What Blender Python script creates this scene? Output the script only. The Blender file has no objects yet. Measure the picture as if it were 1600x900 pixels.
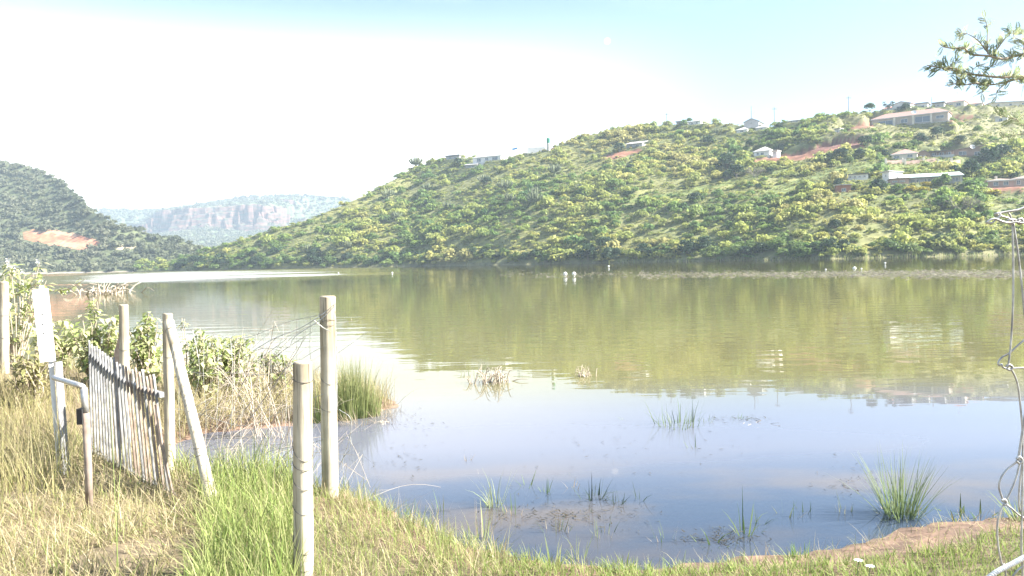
import bpy, math, random
import numpy as np
from mathutils import Vector, Matrix
R = math.radians
random.seed(7)
rng = np.random.default_rng(7)
sc = bpy.context.scene
C = sc.collection

# ------------------------------------------------------------------ camera
CAM_H = 1.5
F = 1256.0                       # focal length in photo pixels (1600 wide)
PITCH, ROLL = R(1.96), R(1.3)
fwd = Vector((0, math.cos(PITCH), -math.sin(PITCH)))
r0 = Vector((1, 0, 0)); u0 = r0.cross(fwd)
rt = r0 * math.cos(ROLL) - u0 * math.sin(ROLL)
up = u0 * math.cos(ROLL) + r0 * math.sin(ROLL)
cam_d = bpy.data.cameras.new('camera'); cam = bpy.data.objects.new('camera', cam_d); C.objects.link(cam)
m = Matrix((rt, up, -fwd)).transposed().to_4x4(); m.translation = (0, 0, CAM_H)
cam.matrix_world = m
cam_d.sensor_width = 36; cam_d.lens = 36 * F / 1600
cam_d.clip_start = 0.05; cam_d.clip_end = 20000
sc.camera = cam

# ------------------------------------------------------------------ light
SUN_AZ, SUN_EL = R(94), R(38)    # azimuth from +Y towards +X
sun_dir = Vector((math.sin(SUN_AZ) * math.cos(SUN_EL), math.cos(SUN_AZ) * math.cos(SUN_EL), math.sin(SUN_EL)))
sd_ = bpy.data.lights.new('sun', 'SUN'); sun = bpy.data.objects.new('sun', sd_); C.objects.link(sun)
sd_.energy = 5.0; sd_.angle = R(0.5); sd_.color = (1.0, 0.95, 0.86)
sun.rotation_euler = sun_dir.to_track_quat('Z', 'Y').to_euler()
sc.view_settings.view_transform = 'Standard'; sc.view_settings.look = 'None'
HAZE = 0.00030
sc.view_settings.exposure = 2.25; sc.view_settings.gamma = 1.0
sc.view_settings.use_curve_mapping = False
sc.render.engine = 'CYCLES'
cy = sc.cycles
cy.use_denoising = True; cy.max_bounces = 6; cy.diffuse_bounces = 2; cy.glossy_bounces = 2
cy.transmission_bounces = 2; cy.transparent_max_bounces = 6; cy.volume_bounces = 0
cy.sample_clamp_indirect = 6.0
cy.caustics_reflective = False; cy.caustics_refractive = False

def pix_dir(x, y):
    d = fwd + rt * ((x - 800) / F) + up * ((450 - y) / F)
    return d / d.y
def at(x, y, Y):
    d = pix_dir(x, y)
    return Vector((d.x * Y, Y, CAM_H + d.z * Y))
def to_pix(p):
    p = np.asarray(p, float); q = p - np.array([0, 0, CAM_H])
    zc = q @ np.array(fwd)
    return 800 + F * (q @ np.array(rt)) / zc, 450 - F * (q @ np.array(up)) / zc

w = bpy.data.worlds.new('World'); sc.world = w; w.use_nodes = True
nt = w.node_tree; N = nt.nodes; L = nt.links
for n in list(N): N.remove(n)
def nd(t, **k):
    n = N.new(t)
    for a, b in k.items(): setattr(n, a, b)
    return n
def wmath(op, a, b=None, c=None, clamp=False):
    n = nd('ShaderNodeMath', operation=op, use_clamp=clamp)
    for i, v in enumerate((a, b, c)):
        if v is None: continue
        if isinstance(v, (int, float)): n.inputs[i].default_value = v
        else: L.new(v, n.inputs[i])
    return n.outputs[0]
def wsmooth(v, a, b, lo=0.0, hi=1.0):
    n = nd('ShaderNodeMapRange', interpolation_type='SMOOTHSTEP')
    L.new(v, n.inputs[0])
    for i, q in enumerate((a, b, lo, hi)): n.inputs[i + 1].default_value = q
    return n.outputs[0]
out = nd('ShaderNodeOutputWorld'); bg = nd('ShaderNodeBackground'); bg.inputs[1].default_value = 0.058
sky = nd('ShaderNodeTexSky', sky_type='NISHITA', sun_disc=False)
sky.sun_elevation = SUN_EL; sky.sun_rotation = SUN_AZ
sky.air_density = 1.0; sky.dust_density = 0.35; sky.ozone_density = 1.0; sky.altitude = 100
tc = nd('ShaderNodeTexCoord')
sep = nd('ShaderNodeSeparateXYZ'); L.new(tc.outputs['Generated'], sep.inputs[0])
sx, sy, sz = sep.outputs
# bright veil of thin cloud low over the valley to the left, broken cloud higher up
cn = nd('ShaderNodeTexNoise'); cn.inputs['Scale'].default_value = 2.6; cn.inputs['Detail'].default_value = 5
mp = nd('ShaderNodeMapping'); mp.inputs['Scale'].default_value = (1, 1, 2.6)
L.new(tc.outputs['Generated'], mp.inputs[0]); L.new(mp.outputs[0], cn.inputs[0])
vd = nd('ShaderNodeVectorMath', operation='DOT_PRODUCT'); L.new(tc.outputs['Generated'], vd.inputs[0])
vd.inputs[1].default_value = Vector((-0.42, 0.9, 0.06)).normalized()
near = wsmooth(vd.outputs['Value'], 0.74, 0.985)
low = wsmooth(sz, 0.17, 0.31, 1.0, 0.0)
veil = wmath('MULTIPLY', near, low)
hor = wmath('MULTIPLY', wsmooth(sz, 0.0, 0.20, 1.0, 0.0), 0.22)
cl = wmath('MULTIPLY', wsmooth(cn.outputs[0], 0.50, 0.68), wsmooth(sz, 0.26, 0.38))
cl = wmath('MULTIPLY', cl, 0.55)
veil = wmath('MAXIMUM', wmath('MAXIMUM', veil, hor), cl)
mix = nd('ShaderNodeMix', data_type='RGBA'); L.new(veil, mix.inputs[0])
L.new(sky.outputs[0], mix.inputs[6]); mix.inputs[7].default_value = (7.5, 7.6, 7.7, 1)
# the pale day moon
md = nd('ShaderNodeVectorMath', operation='DOT_PRODUCT'); L.new(tc.outputs['Generated'], md.inputs[0])
md.inputs[1].default_value = pix_dir(949, 64).normalized()
moon = wmath('MULTIPLY', wsmooth(md.outputs['Value'], math.cos(R(0.25)), math.cos(R(0.17))), 0.55)
mix2 = nd('ShaderNodeMix', data_type='RGBA'); L.new(moon, mix2.inputs[0])
L.new(mix.outputs[2], mix2.inputs[6]); mix2.inputs[7].default_value = (7.5, 7.5, 7.5, 1)
L.new(mix2.outputs[2], bg.inputs[0]); L.new(bg.outputs[0], out.inputs[0])

# ------------------------------------------------------------------ helpers
def vnoise(x, y, seed=0):
    x = np.asarray(x, float); y = np.asarray(y, float)
    xi = np.floor(x).astype(np.int64); yi = np.floor(y).astype(np.int64)
    fx = x - xi; fy = y - yi; fx = fx * fx * (3 - 2 * fx); fy = fy * fy * (3 - 2 * fy)
    def h(a, b):
        n = (a * 374761393 + b * 668265263 + seed * 1442695041) & 0x7fffffff
        n = ((n ^ (n >> 13)) * 1274126177) & 0x7fffffff
        return ((n ^ (n >> 16)) & 0xffff) / 65535.0
    return (h(xi, yi) * (1 - fx) + h(xi + 1, yi) * fx) * (1 - fy) + (h(xi, yi + 1) * (1 - fx) + h(xi + 1, yi + 1) * fx) * fy
def fbm(x, y, seed=0, o=4):
    s = 0; a = 0.5
    for k in range(o): s = s + a * (vnoise(x * 2 ** k, y * 2 ** k, seed + k) - 0.5); a *= 0.5
    return s
def sstep(a, b, x):
    t = np.clip((x - a) / (b - a), 0, 1); return t * t * (3 - 2 * t)
def in_poly(px, py, poly):
    px = np.asarray(px); py = np.asarray(py); c = np.zeros(px.shape, bool); n = len(poly)
    for i in range(n):
        x1, y1 = poly[i]; x2, y2 = poly[(i + 1) % n]
        if y1 == y2: continue
        k = ((y1 > py) != (y2 > py)) & (px < (x2 - x1) * (py - y1) / (y2 - y1) + x1); c ^= k
    return c

def tag(o, label=None, cat=None, group=None, kind=None):
    if label: o['label'] = label
    if cat: o['category'] = cat
    if group: o['group'] = group
    if kind: o['kind'] = kind
    return o
def empty(name, loc, label, cat, group=None, rz=0):
    o = bpy.data.objects.new(name, None); C.objects.link(o); o.location = loc; o.rotation_euler.z = rz
    o.empty_display_size = 0.2
    return tag(o, label, cat, group)
def link(name, me, mat=None, parent=None, loc=None):
    if mat and not me.materials: me.materials.append(mat)
    o = bpy.data.objects.new(name, me); C.objects.link(o)
    if parent: o.parent = parent
    if loc is not None: o.location = loc
    return o
def mk(name, v, f, mat=None, parent=None, loc=None, smooth=False, col=None):
    me = bpy.data.meshes.new(name); me.from_pydata([tuple(a) for a in v], [], [tuple(a) for a in f])
    if smooth: me.polygons.foreach_set('use_smooth', np.ones(len(me.polygons), bool))
    if col is not None:
        a = me.color_attributes.new('Col', 'FLOAT_COLOR', 'POINT'); a.data.foreach_set('color', np.asarray(col, np.float32).ravel())
    me.update()
    return link(name, me, mat, parent, loc)
def fast_mesh(name, v, f, col=None, smooth=False):
    """v (n,3), f (m,k) all faces of one size"""
    v = np.asarray(v, np.float32); f = np.asarray(f, np.int32)
    me = bpy.data.meshes.new(name); me.vertices.add(len(v)); me.vertices.foreach_set('co', v.ravel())
    k = f.shape[1]; me.loops.add(f.size); me.loops.foreach_set('vertex_index', f.ravel())
    me.polygons.add(len(f)); me.polygons.foreach_set('loop_start', np.arange(0, f.size, k, dtype=np.int32))
    if smooth: me.polygons.foreach_set('use_smooth', np.ones(len(f), bool))
    me.update(calc_edges=True)
    if col is not None:
        a = me.color_attributes.new('Col', 'FLOAT_COLOR', 'POINT')
        c = np.ones((len(v), 4), np.float32); c[:, :3] = col; a.data.foreach_set('color', c.ravel())
    return me
class MB:
    def __init__(s): s.v = []; s.f = []
    def add(s, v, f):
        o = len(s.v); s.v += [tuple(a) for a in v]; s.f += [tuple(i + o for i in q) for q in f]; return s
    def box(s, a, b, M=None):
        (x0, y0, z0), (x1, y1, z1) = a, b
        v = [Vector(p) for p in ((x0,y0,z0),(x1,y0,z0),(x1,y1,z0),(x0,y1,z0),(x0,y0,z1),(x1,y0,z1),(x1,y1,z1),(x0,y1,z1))]
        if M is not None: v = [M @ p for p in v]
        return s.add(v, [(0,3,2,1),(4,5,6,7),(0,1,5,4),(1,2,6,5),(2,3,7,6),(3,0,4,7)])
    def tube(s, pts, rad, n=6, cap=True, wob=0.0):
        pts = [Vector(p) for p in pts]
        if not hasattr(rad, '__len__'): rad = [rad] * len(pts)
        v = []; ref = None
        for i, p in enumerate(pts):
            t = (pts[min(i + 1, len(pts) - 1)] - pts[max(i - 1, 0)])
            if t.length < 1e-9: t = Vector((0, 0, 1))
            t.normalize()
            if ref is None: ref = Vector((1, 0, 0)) if abs(t.x) < 0.8 else Vector((0, 1, 0))
            a = (ref - t * ref.dot(t)).normalized(); b = t.cross(a); ref = a
            for k in range(n):
                an = 2 * math.pi * k / n; rr = rad[i] * (1 + (random.uniform(-wob, wob) if wob else 0))
                v.append(p + a * (math.cos(an) * rr) + b * (math.sin(an) * rr))
        f = []
        for i in range(len(pts) - 1):
            for k in range(n): f.append((i*n+k, i*n+(k+1)%n, (i+1)*n+(k+1)%n, (i+1)*n+k))
        if cap: f.append(tuple(range(n - 1, -1, -1))); f.append(tuple((len(pts)-1)*n + k for k in range(n)))
        return s.add(v, f)
    def build(s, name, mat=None, parent=None, smooth=False, loc=None): return mk(name, s.v, s.f, mat, parent, loc, smooth)
def curve_pts(pts, n=8):
    """Catmull-Rom through points"""
    P = [Vector(p) for p in pts]; P = [P[0] * 2 - P[1]] + P + [P[-1] * 2 - P[-2]]; o = []
    for i in range(1, len(P) - 2):
        a, b, c, d = P[i-1], P[i], P[i+1], P[i+2]
        for k in range(n):
            t = k / n
            o.append(0.5 * ((2*b) + (c-a)*t + (2*a-5*b+4*c-d)*t*t + (3*b-a-3*c+d)*t**3))
    o.append(P[-2]); return o

# ------------------------------------------------------------------ materials
def mat(name, c1, c2=None, scale=5.0, rough=0.8, bump=0.0, metal=0.0, stretch=(1,1,1), detail=6, spec=0.3, c3=None, ramp=(0.35, 0.65), bscale=None):
    m = bpy.data.materials.new(name); m.use_nodes = True
    n = m.node_tree.nodes; l = m.node_tree.links; b = n['Principled BSDF']
    b.inputs['Roughness'].default_value = rough; b.inputs['Metallic'].default_value = metal
    b.inputs['Specular IOR Level'].default_value = spec
    if c2 is None: b.inputs['Base Color'].default_value = (*c1, 1)
    else:
        t = n.new('ShaderNodeTexCoord'); mp = n.new('ShaderNodeMapping'); mp.inputs['Scale'].default_value = stretch
        no = n.new('ShaderNodeTexNoise'); no.inputs['Scale'].default_value = scale; no.inputs['Detail'].default_value = detail
        r = n.new('ShaderNodeValToRGB'); r.color_ramp.elements[0].position = ramp[0]; r.color_ramp.elements[1].position = ramp[1]
        r.color_ramp.elements[0].color = (*c1, 1); r.color_ramp.elements[1].color = (*c2, 1)
        if c3: e = r.color_ramp.elements.new((ramp[0] + ramp[1]) / 2); e.color = (*c3, 1)
        l.new(t.outputs['Object'], mp.inputs[0]); l.new(mp.outputs[0], no.inputs[0]); l.new(no.outputs[0], r.inputs[0]); l.new(r.outputs[0], b.inputs['Base Color'])
        if bump:
            bp = n.new('ShaderNodeBump'); bp.inputs['Strength'].default_value = 0.6; bp.inputs['Distance'].default_value = bump
            l.new(no.outputs[0], bp.inputs['Height']); l.new(bp.outputs[0], b.inputs['Normal'])
    return m
def leaf_mat(name, cols, trans=0.35, per='random', rough=0.6, island=0.35, gain=1.0):
    """cols: colour ramp over the individual's random number, varied leaf by leaf"""
    m = bpy.data.materials.new(name); m.use_nodes = True
    n = m.node_tree.nodes; l = m.node_tree.links
    for q in list(n): n.remove(q)
    o = n.new('ShaderNodeOutputMaterial'); mx = n.new('ShaderNodeMixShader'); mx.inputs[0].default_value = trans
    d = n.new('ShaderNodeBsdfPrincipled'); d.inputs['Roughness'].default_value = rough; d.inputs['Specular IOR Level'].default_value = 0.25
    t = n.new('ShaderNodeBsdfTranslucent')
    g = n.new('ShaderNodeNewGeometry')
    if per == 'col':
        src = n.new('ShaderNodeVertexColor'); src.layer_name = 'Col'; cs = src.outputs[0]
    else:
        oi = n.new('ShaderNodeObjectInfo'); rp = n.new('ShaderNodeValToRGB'); cr = rp.color_ramp
        cr.interpolation = 'LINEAR'
        for i, c in enumerate(cols):
            e = cr.elements[i] if i < 2 else cr.elements.new(0.5)
        for i, c in enumerate(cols):
            cr.elements[i].position = i / (len(cols) - 1)
        for i, c in enumerate(cols): cr.elements[i].color = (*c, 1)
        ln_ = n.new('ShaderNodeTexNoise'); ln_.inputs['Scale'].default_value = .022; ln_.inputs['Detail'].default_value = 3; l.new(oi.outputs['Location'], ln_.inputs[0])
        a_ = n.new('ShaderNodeMath'); a_.operation = 'MULTIPLY_ADD'; l.new(ln_.outputs[0], a_.inputs[0]); a_.inputs[1].default_value = 2.6; a_.inputs[2].default_value = -1.05
        b2 = n.new('ShaderNodeMath'); b2.operation = 'MULTIPLY_ADD'; b2.use_clamp = True; l.new(oi.outputs['Random'], b2.inputs[0]); b2.inputs[1].default_value = .55; l.new(a_.outputs[0], b2.inputs[2])
        l.new(b2.outputs[0], rp.inputs[0]); cs = rp.outputs[0]
    mr = n.new('ShaderNodeMapRange'); l.new(g.outputs['Random Per Island'], mr.inputs[0])
    mr.inputs[3].default_value = (1 - island) * gain; mr.inputs[4].default_value = (1 + island) * gain
    mu = n.new('ShaderNodeVectorMath'); mu.operation = 'SCALE'; l.new(cs, mu.inputs[0]); l.new(mr.outputs[0], mu.inputs['Scale'])
    l.new(mu.outputs[0], d.inputs['Base Color']); l.new(mu.outputs[0], t.inputs[0])
    l.new(d.outputs[0], mx.inputs[1]); l.new(t.outputs[0], mx.inputs[2]); l.new(mx.outputs[0], o.inputs[0])
    return m

M = {}
M['bush'] = leaf_mat('hill_bush_leaves', [(.05,.095,.03), (.15,.20,.045), (.085,.14,.04), (.22,.24,.06), (.18,.205,.06), (.27,.265,.075), (.25,.235,.09)], gain=1.6, trans=.5)
M['tree'] = leaf_mat('tree_leaves', [(.05,.09,.025), (.13,.19,.045), (.09,.14,.04), (.20,.225,.055)], gain=1.2, trans=.45)
M['darktree'] = leaf_mat('dark_tree_leaves', [(.026,.055,.024), (.04,.075,.03)])
M['yellow'] = leaf_mat('yellow_shrub_leaves', [(.30,.26,.02), (.36,.30,.03)])
M['euph'] = leaf_mat('euphorbia_stems', [(.13,.16,.08), (.17,.19,.10)], trans=0.05)
M['farbush'] = leaf_mat('far_bush_leaves', [(.085,.10,.06), (.125,.135,.08), (.15,.155,.10)], trans=.45, gain=1.2)
M['barebush'] = mat('bare_twigs', (.17,.155,.12), (.24,.22,.17), 6)
M['bark'] = mat('bark', (.10,.08,.06), (.2,.17,.13), 4, 0.9, 0.02, stretch=(1,1,.3))
M['col'] = leaf_mat('grass_blades', None, trans=0.45, per='col', island=0.25)
M['wood'] = mat('weathered_pole_wood', (.32,.26,.17), (.66,.60,.47), 22, 0.85, 0.006, stretch=(1,1,.06), detail=10, c3=(.50,.44,.33), ramp=(.3,.7))
_m = M['wood']; n = _m.node_tree.nodes; l = _m.node_tree.links; b = n['Principled BSDF']
_tc = n.new('ShaderNodeTexCoord'); _mp = n.new('ShaderNodeMapping'); _mp.inputs['Scale'].default_value = (1, 1, .025); l.new(_tc.outputs['Object'], _mp.inputs[0])
_cr = n.new('ShaderNodeTexNoise'); _cr.inputs['Scale'].default_value = 90; _cr.inputs['Detail'].default_value = 2; l.new(_mp.outputs[0], _cr.inputs[0])
_st = n.new('ShaderNodeTexNoise'); _st.inputs['Scale'].default_value = 7; _st.inputs['Detail'].default_value = 6; l.new(_tc.outputs['Object'], _st.inputs[0])
_r1 = n.new('ShaderNodeMapRange'); _r1.inputs[1].default_value = .34; _r1.inputs[2].default_value = .40; _r1.inputs[3].default_value = .45; l.new(_cr.outputs[0], _r1.inputs[0])
_r2 = n.new('ShaderNodeMapRange'); _r2.inputs[1].default_value = .35; _r2.inputs[2].default_value = .62; _r2.inputs[3].default_value = .78; _r2.inputs[4].default_value = 1.05; l.new(_st.outputs[0], _r2.inputs[0])
_mm = n.new('ShaderNodeMath'); _mm.operation = 'MULTIPLY'; l.new(_r1.outputs[0], _mm.inputs[0]); l.new(_r2.outputs[0], _mm.inputs[1])
_vs = n.new('ShaderNodeVectorMath'); _vs.operation = 'SCALE'; l.new(b.inputs['Base Color'].links[0].from_socket, _vs.inputs[0]); l.new(_mm.outputs[0], _vs.inputs['Scale']); l.new(_vs.outputs[0], b.inputs['Base Color'])
M['woodend'] = mat('pole_end_grain', (.34,.28,.2), (.46,.40,.3), 30, 0.9)
M['galv'] = mat('galvanised_steel', (.36,.36,.36), (.50,.50,.50), 40, 0.45, 0.0, metal=0.6)
M['wire'] = mat('galvanised_wire', (.22,.21,.20), (.50,.50,.48), 60, 0.45, 0.0, metal=0.5, ramp=(.3,.6))
M['oldwire'] = mat('old_wire', (.08,.075,.07), (.20,.19,.18), 8, 0.6, 0.0, metal=0.3)
M['gate'] = mat('painted_gate_iron', (.15,.15,.155), (.34,.34,.34), 12, 0.6, 0.001, metal=0.1, c3=(.24,.24,.24))
M['rust'] = mat('rusty_iron', (.19,.145,.115), (.34,.28,.235), 14, 0.8, 0.001)
M['white'] = mat('white_painted_board', (.74,.74,.72), (.82,.82,.80), 6, 0.5)
M['dark'] = mat('dark_hole', (.03,.03,.03))
M['rope'] = mat('white_rope', (.7,.7,.68), (.8,.8,.78), 60, 0.8)
M['twig'] = mat('dead_twigs', (.30,.245,.19), (.48,.42,.34), 6, 0.9)
M['float'] = mat('white_plastic_float', (.8,.8,.8), (.76,.77,.78), 3, 0.35)
M['glass'] = mat('window_glass', (.05,.07,.09), rough=0.08, spec=0.8)
M['frame'] = mat('window_frame', (.62,.62,.60), rough=0.5)
def wallm(n, c): return mat(n, tuple(x * .88 for x in c), tuple(min(.85, x * 1.08) for x in c), 0.7, 0.85)
M['tan'] = wallm('tan_render', (.40,.34,.28)); M['cream'] = wallm('cream_render', (.66,.60,.50)); M['wwall'] = wallm('white_render', (.70,.69,.67))
M['brown'] = wallm('brown_brick', (.26,.19,.15)); M['greyw'] = wallm('grey_block', (.42,.42,.42)); M['pink'] = wallm('pink_brick', (.42,.29,.24))
M['redw'] = wallm('red_brick', (.32,.15,.10))
def roofm(n, c): return mat(n, tuple(x * .82 for x in c), tuple(min(.85, x * 1.1) for x in c), 1.2, 0.7, 0.02, stretch=(1, 3, 3))
M['rtile'] = roofm('red_tile_roof', (.42,.20,.15)); M['ptile'] = roofm('pale_pink_tile_roof', (.36,.22,.18)); M['zinc'] = roofm('pale_metal_roof', (.5,.48,.45))
M['droof'] = roofm('dark_sheet_roof', (.16,.15,.14)); M['groof'] = roofm('grey_green_metal_roof', (.42,.50,.47)); M['broof'] = roofm('brown_sheet_roof', (.30,.23,.18))
M['green'] = mat('green_plastic', (.03,.22,.13)); M['blue'] = mat('blue_tarp', (.05,.22,.5))
M['concrete'] = mat('concrete', (.38,.36,.33), (.5,.48,.44), 2)

# ------------------------------------------------------------------ near ground and lake bed
SHORE = [(60,-400),(60,16),(40,9),(6,4.9),(2.85,4.44),(2.3,4.36),(1.82,4.10),(1.3,3.95),(.64,3.86),(.2,3.95),(-.14,4.14),(-.5,4.50),(-.81,4.88),(-1.12,5.28),(-1.6,5.52),(-1.97,5.5),
         (-2.39,5.8),(-2.95,6.6),(-2.75,7.2),(-2.0,7.5),(-1.35,8.0),(-1.2,8.4),(-1.45,9.0),(-2.3,9.8),(-3.6,10.6),(-6,12),(-12,15),(-40,24),(-90,40),(-400,60),(-400,-400)]
def land_sd(x, y):
    x = np.asarray(x, float); y = np.asarray(y, float); d = np.full(x.shape, 1e9); n = len(SHORE)
    for i in range(n):
        ax, ay = SHORE[i]; bx, by = SHORE[(i + 1) % n]; ex, ey = bx - ax, by - ay
        t = np.clip(((x - ax) * ex + (y - ay) * ey) / (ex * ex + ey * ey), 0, 1)
        d = np.minimum(d, np.hypot(x - ax - t * ex, y - ay - t * ey))
    return np.where(in_poly(x, y, SHORE), d, -d)
def ground_z(x, y):
    x = np.asarray(x, float); y = np.asarray(y, float)
    s = land_sd(x, y) + 0.22 * fbm(x * 1.3, y * 1.3, 5) + 0.16 * fbm(x * 4, y * 4, 6)
    bank = 0.012 + 0.055 * sstep(0, .4, s) + 0.07 * sstep(.3, 2.0, s) + 0.35 * sstep(-3.2, -6.0, x) * sstep(0, 3, s) + 0.07 * fbm(x * .9, y * .9, 9) * sstep(0, 1, s) + 0.03 * fbm(x * 5, y * 5, 3)
    bed = -0.015 + 0.16 * np.minimum(s, 0) - 0.05 * sstep(0, -.1, s) + 0.03 * fbm(x * 3, y * 3, 4)
    return np.where(s > 0, bank, np.maximum(bed, -1.8))
def gz(x, y): return float(ground_z(np.array([x]), np.array([y]))[0])
def ground_at(px, py):
    """where the sight line through a photo pixel meets the near ground"""
    d = pix_dir(px, py); Y = 1.4 / max(1e-3, -d.z)
    for _ in range(8): Y = (CAM_H - max(0.0, gz(d.x * Y, Y))) / -d.z
    return Vector((d.x * Y, Y, gz(d.x * Y, Y)))

def axis(a, b, step, lo, hi):
    p = list(np.arange(a, b, step)); s = step; x = b
    while x < hi: p.append(x); s *= 1.3; x += s
    p.append(hi); s = step; x = a - step
    q = []
    while x > lo: q.append(x); s *= 1.3; x -= s
    q.append(lo); return np.array(q[::-1] + p)
gx = axis(-5.5, 4.2, 0.07, -3000, 3000); gy = axis(2.6, 11, 0.07, -600, 3400)
XX, YY = np.meshgrid(gx, gy); ZZ = ground_z(XX, YY)
nx, ny = len(gx), len(gy)
def grid_faces(nx, ny):
    i = np.arange(nx * ny).reshape(ny, nx)
    return np.stack([i[:-1, :-1], i[:-1, 1:], i[1:, 1:], i[1:, :-1]], -1).reshape(-1, 4)
SD = land_sd(XX, YY)
pxx, pyy = to_pix(np.stack([XX, YY, ZZ], -1))
# ground cover colours: mud by the water, straw with shade between blades painted in on the path, soil elsewhere
mud = np.array([.165,.105,.072]); straw = np.array([.20,.155,.10]); soil = np.array([.12,.095,.055]); bedc = np.array([.20,.135,.10])  # straw darkened: shadows between the blades put into its colour
t_m = sstep(.6, .25, SD + .25 * fbm(XX * 3, YY * 3, 21))[..., None]
t_s = (sstep(-.9, -1.6, XX) * sstep(-.25, .1, fbm(XX * 2, YY * 2, 8)))[..., None]
gc = soil * (1 - t_s) + straw * t_s; gc = gc * (1 - t_m) + mud * t_m
gc = np.where((ZZ < 0)[..., None], bedc, gc)
me = fast_mesh('ground', np.stack([XX, YY, ZZ], -1).reshape(-1, 3), grid_faces(nx, ny), gc.reshape(-1, 3), True)
gm = bpy.data.materials.new('soil_and_mud'); gm.use_nodes = True
n = gm.node_tree.nodes; l = gm.node_tree.links; b = n['Principled BSDF']; b.inputs['Roughness'].default_value = 0.85
vc = n.new('ShaderNodeVertexColor'); vc.layer_name = 'Col'; no = n.new('ShaderNodeTexNoise'); no.inputs['Scale'].default_value = 9; no.inputs['Detail'].default_value = 9
tcg = n.new('ShaderNodeTexCoord'); l.new(tcg.outputs['Object'], no.inputs[0])
mr = n.new('ShaderNodeMapRange'); mr.inputs[1].default_value = .3; mr.inputs[2].default_value = .7; mr.inputs[3].default_value = .55; mr.inputs[4].default_value = 1.3; l.new(no.outputs[0], mr.inputs[0])
mu = n.new('ShaderNodeVectorMath'); mu.operation = 'SCALE'; l.new(vc.outputs[0], mu.inputs[0]); l.new(mr.outputs[0], mu.inputs['Scale']); l.new(mu.outputs[0], b.inputs['Base Color'])
bp = n.new('ShaderNodeBump'); bp.inputs['Distance'].default_value = 0.03; bp.inputs['Strength'].default_value = .7; l.new(no.outputs[0], bp.inputs['Height']); l.new(bp.outputs[0], b.inputs['Normal'])
tag(link('ground', me, gm), 'brown mud and straw covered lake bank sloping into the water', 'ground', kind='structure')

# ------------------------------------------------------------------ water
wm = bpy.data.materials.new('lake_water'); wm.use_nodes = True
n = wm.node_tree.nodes; l = wm.node_tree.links
for q in list(n): n.remove(q)
o_ = n.new('ShaderNodeOutputMaterial'); tcw = n.new('ShaderNodeTexCoord')
def wave(scale, st, detail):
    mp = n.new('ShaderNodeMapping'); mp.inputs['Scale'].default_value = st; l.new(tcw.outputs['Object'], mp.inputs[0])
    t = n.new('ShaderNodeTexNoise'); t.inputs['Scale'].default_value = scale; t.inputs['Detail'].default_value = detail; l.new(mp.outputs[0], t.inputs[0]); return t.outputs[0]
def mth(op, a, b_, clamp=False):
    q = n.new('ShaderNodeMath'); q.operation = op; q.use_clamp = clamp
    for i, v in enumerate((a, b_)):
        if isinstance(v, (int, float)): q.inputs[i].default_value = v
        else: l.new(v, q.inputs[i])
    return q.outputs[0]
def mrg(v, a, b_, c, d):
    q = n.new('ShaderNodeMapRange'); q.interpolation_type = 'SMOOTHSTEP'; l.new(v, q.inputs[0])
    for i, z in enumerate((a, b_, c, d)): q.inputs[i + 1].default_value = z
    return q.outputs[0]
sxyz = n.new('ShaderNodeSeparateXYZ'); l.new(tcw.outputs['Object'], sxyz.inputs[0])
calm = mrg(sxyz.outputs[1], 6.0, 16.0, 0.12, 1.0)                 # sheltered by the bank
side = mth('ADD', sxyz.outputs[1], mth('MULTIPLY', sxyz.outputs[0], -0.25))
breeze = mth('MULTIPLY', mrg(side, 80, 125, 0.0, 1.0), mrg(mth('ADD', sxyz.outputs[0], mth('MULTIPLY', sxyz.outputs[1], .16)), -18, 14, 1.0, 0.0))  # breeze-ruffled reach on the far left
patch = mrg(wave(.05, (.5, 1.6, 1), 3), .35, .7, .4, 1.0)
h1 = mth('MULTIPLY', wave(1.0, (.55, 1.7, 1), 3), mth('MULTIPLY', calm, patch))
bp1 = n.new('ShaderNodeBump'); bp1.inputs['Strength'].default_value = 1.0; bp1.inputs['Distance'].default_value = 0.011; l.new(h1, bp1.inputs['Height'])
wtx = n.new('ShaderNodeTexWave'); wtx.wave_type = 'BANDS'; wtx.bands_direction = 'Y'; wtx.wave_profile = 'SAW'; wtx.inputs['Scale'].default_value = .5; wtx.inputs['Distortion'].default_value = 3.0; wtx.inputs['Detail'].default_value = 2; l.new(tcw.outputs['Object'], wtx.inputs[0])
h2 = mth('MULTIPLY', mth('MULTIPLY', wtx.outputs['Fac'], breeze), mrg(wave(.04, (.35, 1.4, 1), 4), .3, .6, .35, .95))
bp2 = n.new('ShaderNodeBump'); bp2.inputs['Strength'].default_value = 1.0; bp2.inputs['Distance'].default_value = 0.045; l.new(h2, bp2.inputs['Height']); l.new(bp1.outputs[0], bp2.inputs['Normal'])
fr = n.new('ShaderNodeFresnel'); fr.inputs[0].default_value = 1.45; l.new(bp2.outputs[0], fr.inputs[1])
gl = n.new('ShaderNodeBsdfGlossy'); gl.inputs['Roughness'].default_value = 0.015; l.new(bp2.outputs[0], gl.inputs['Normal'])
tr = n.new('ShaderNodeBsdfTransparent'); tr.inputs[0].default_value = (.62,.56,.46,1)
wc_ = n.new('ShaderNodeMix'); wc_.data_type = 'RGBA'; l.new(mrg(sxyz.outputs[1], 7.0, 10.5, 0, 1), wc_.inputs[0])
silt_sky = n.new('ShaderNodeMix'); silt_sky.data_type = 'RGBA'; l.new(mrg(wave(.75, (.55, 1.1, 1), 5), .42, .62, 0, 1), silt_sky.inputs[0]); silt_sky.inputs[6].default_value = (.06,.085,.13,1); silt_sky.inputs[7].default_value = (.15,.128,.112,1)  # brown silt patches; the blue ones put reflected sky into the colour
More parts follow.
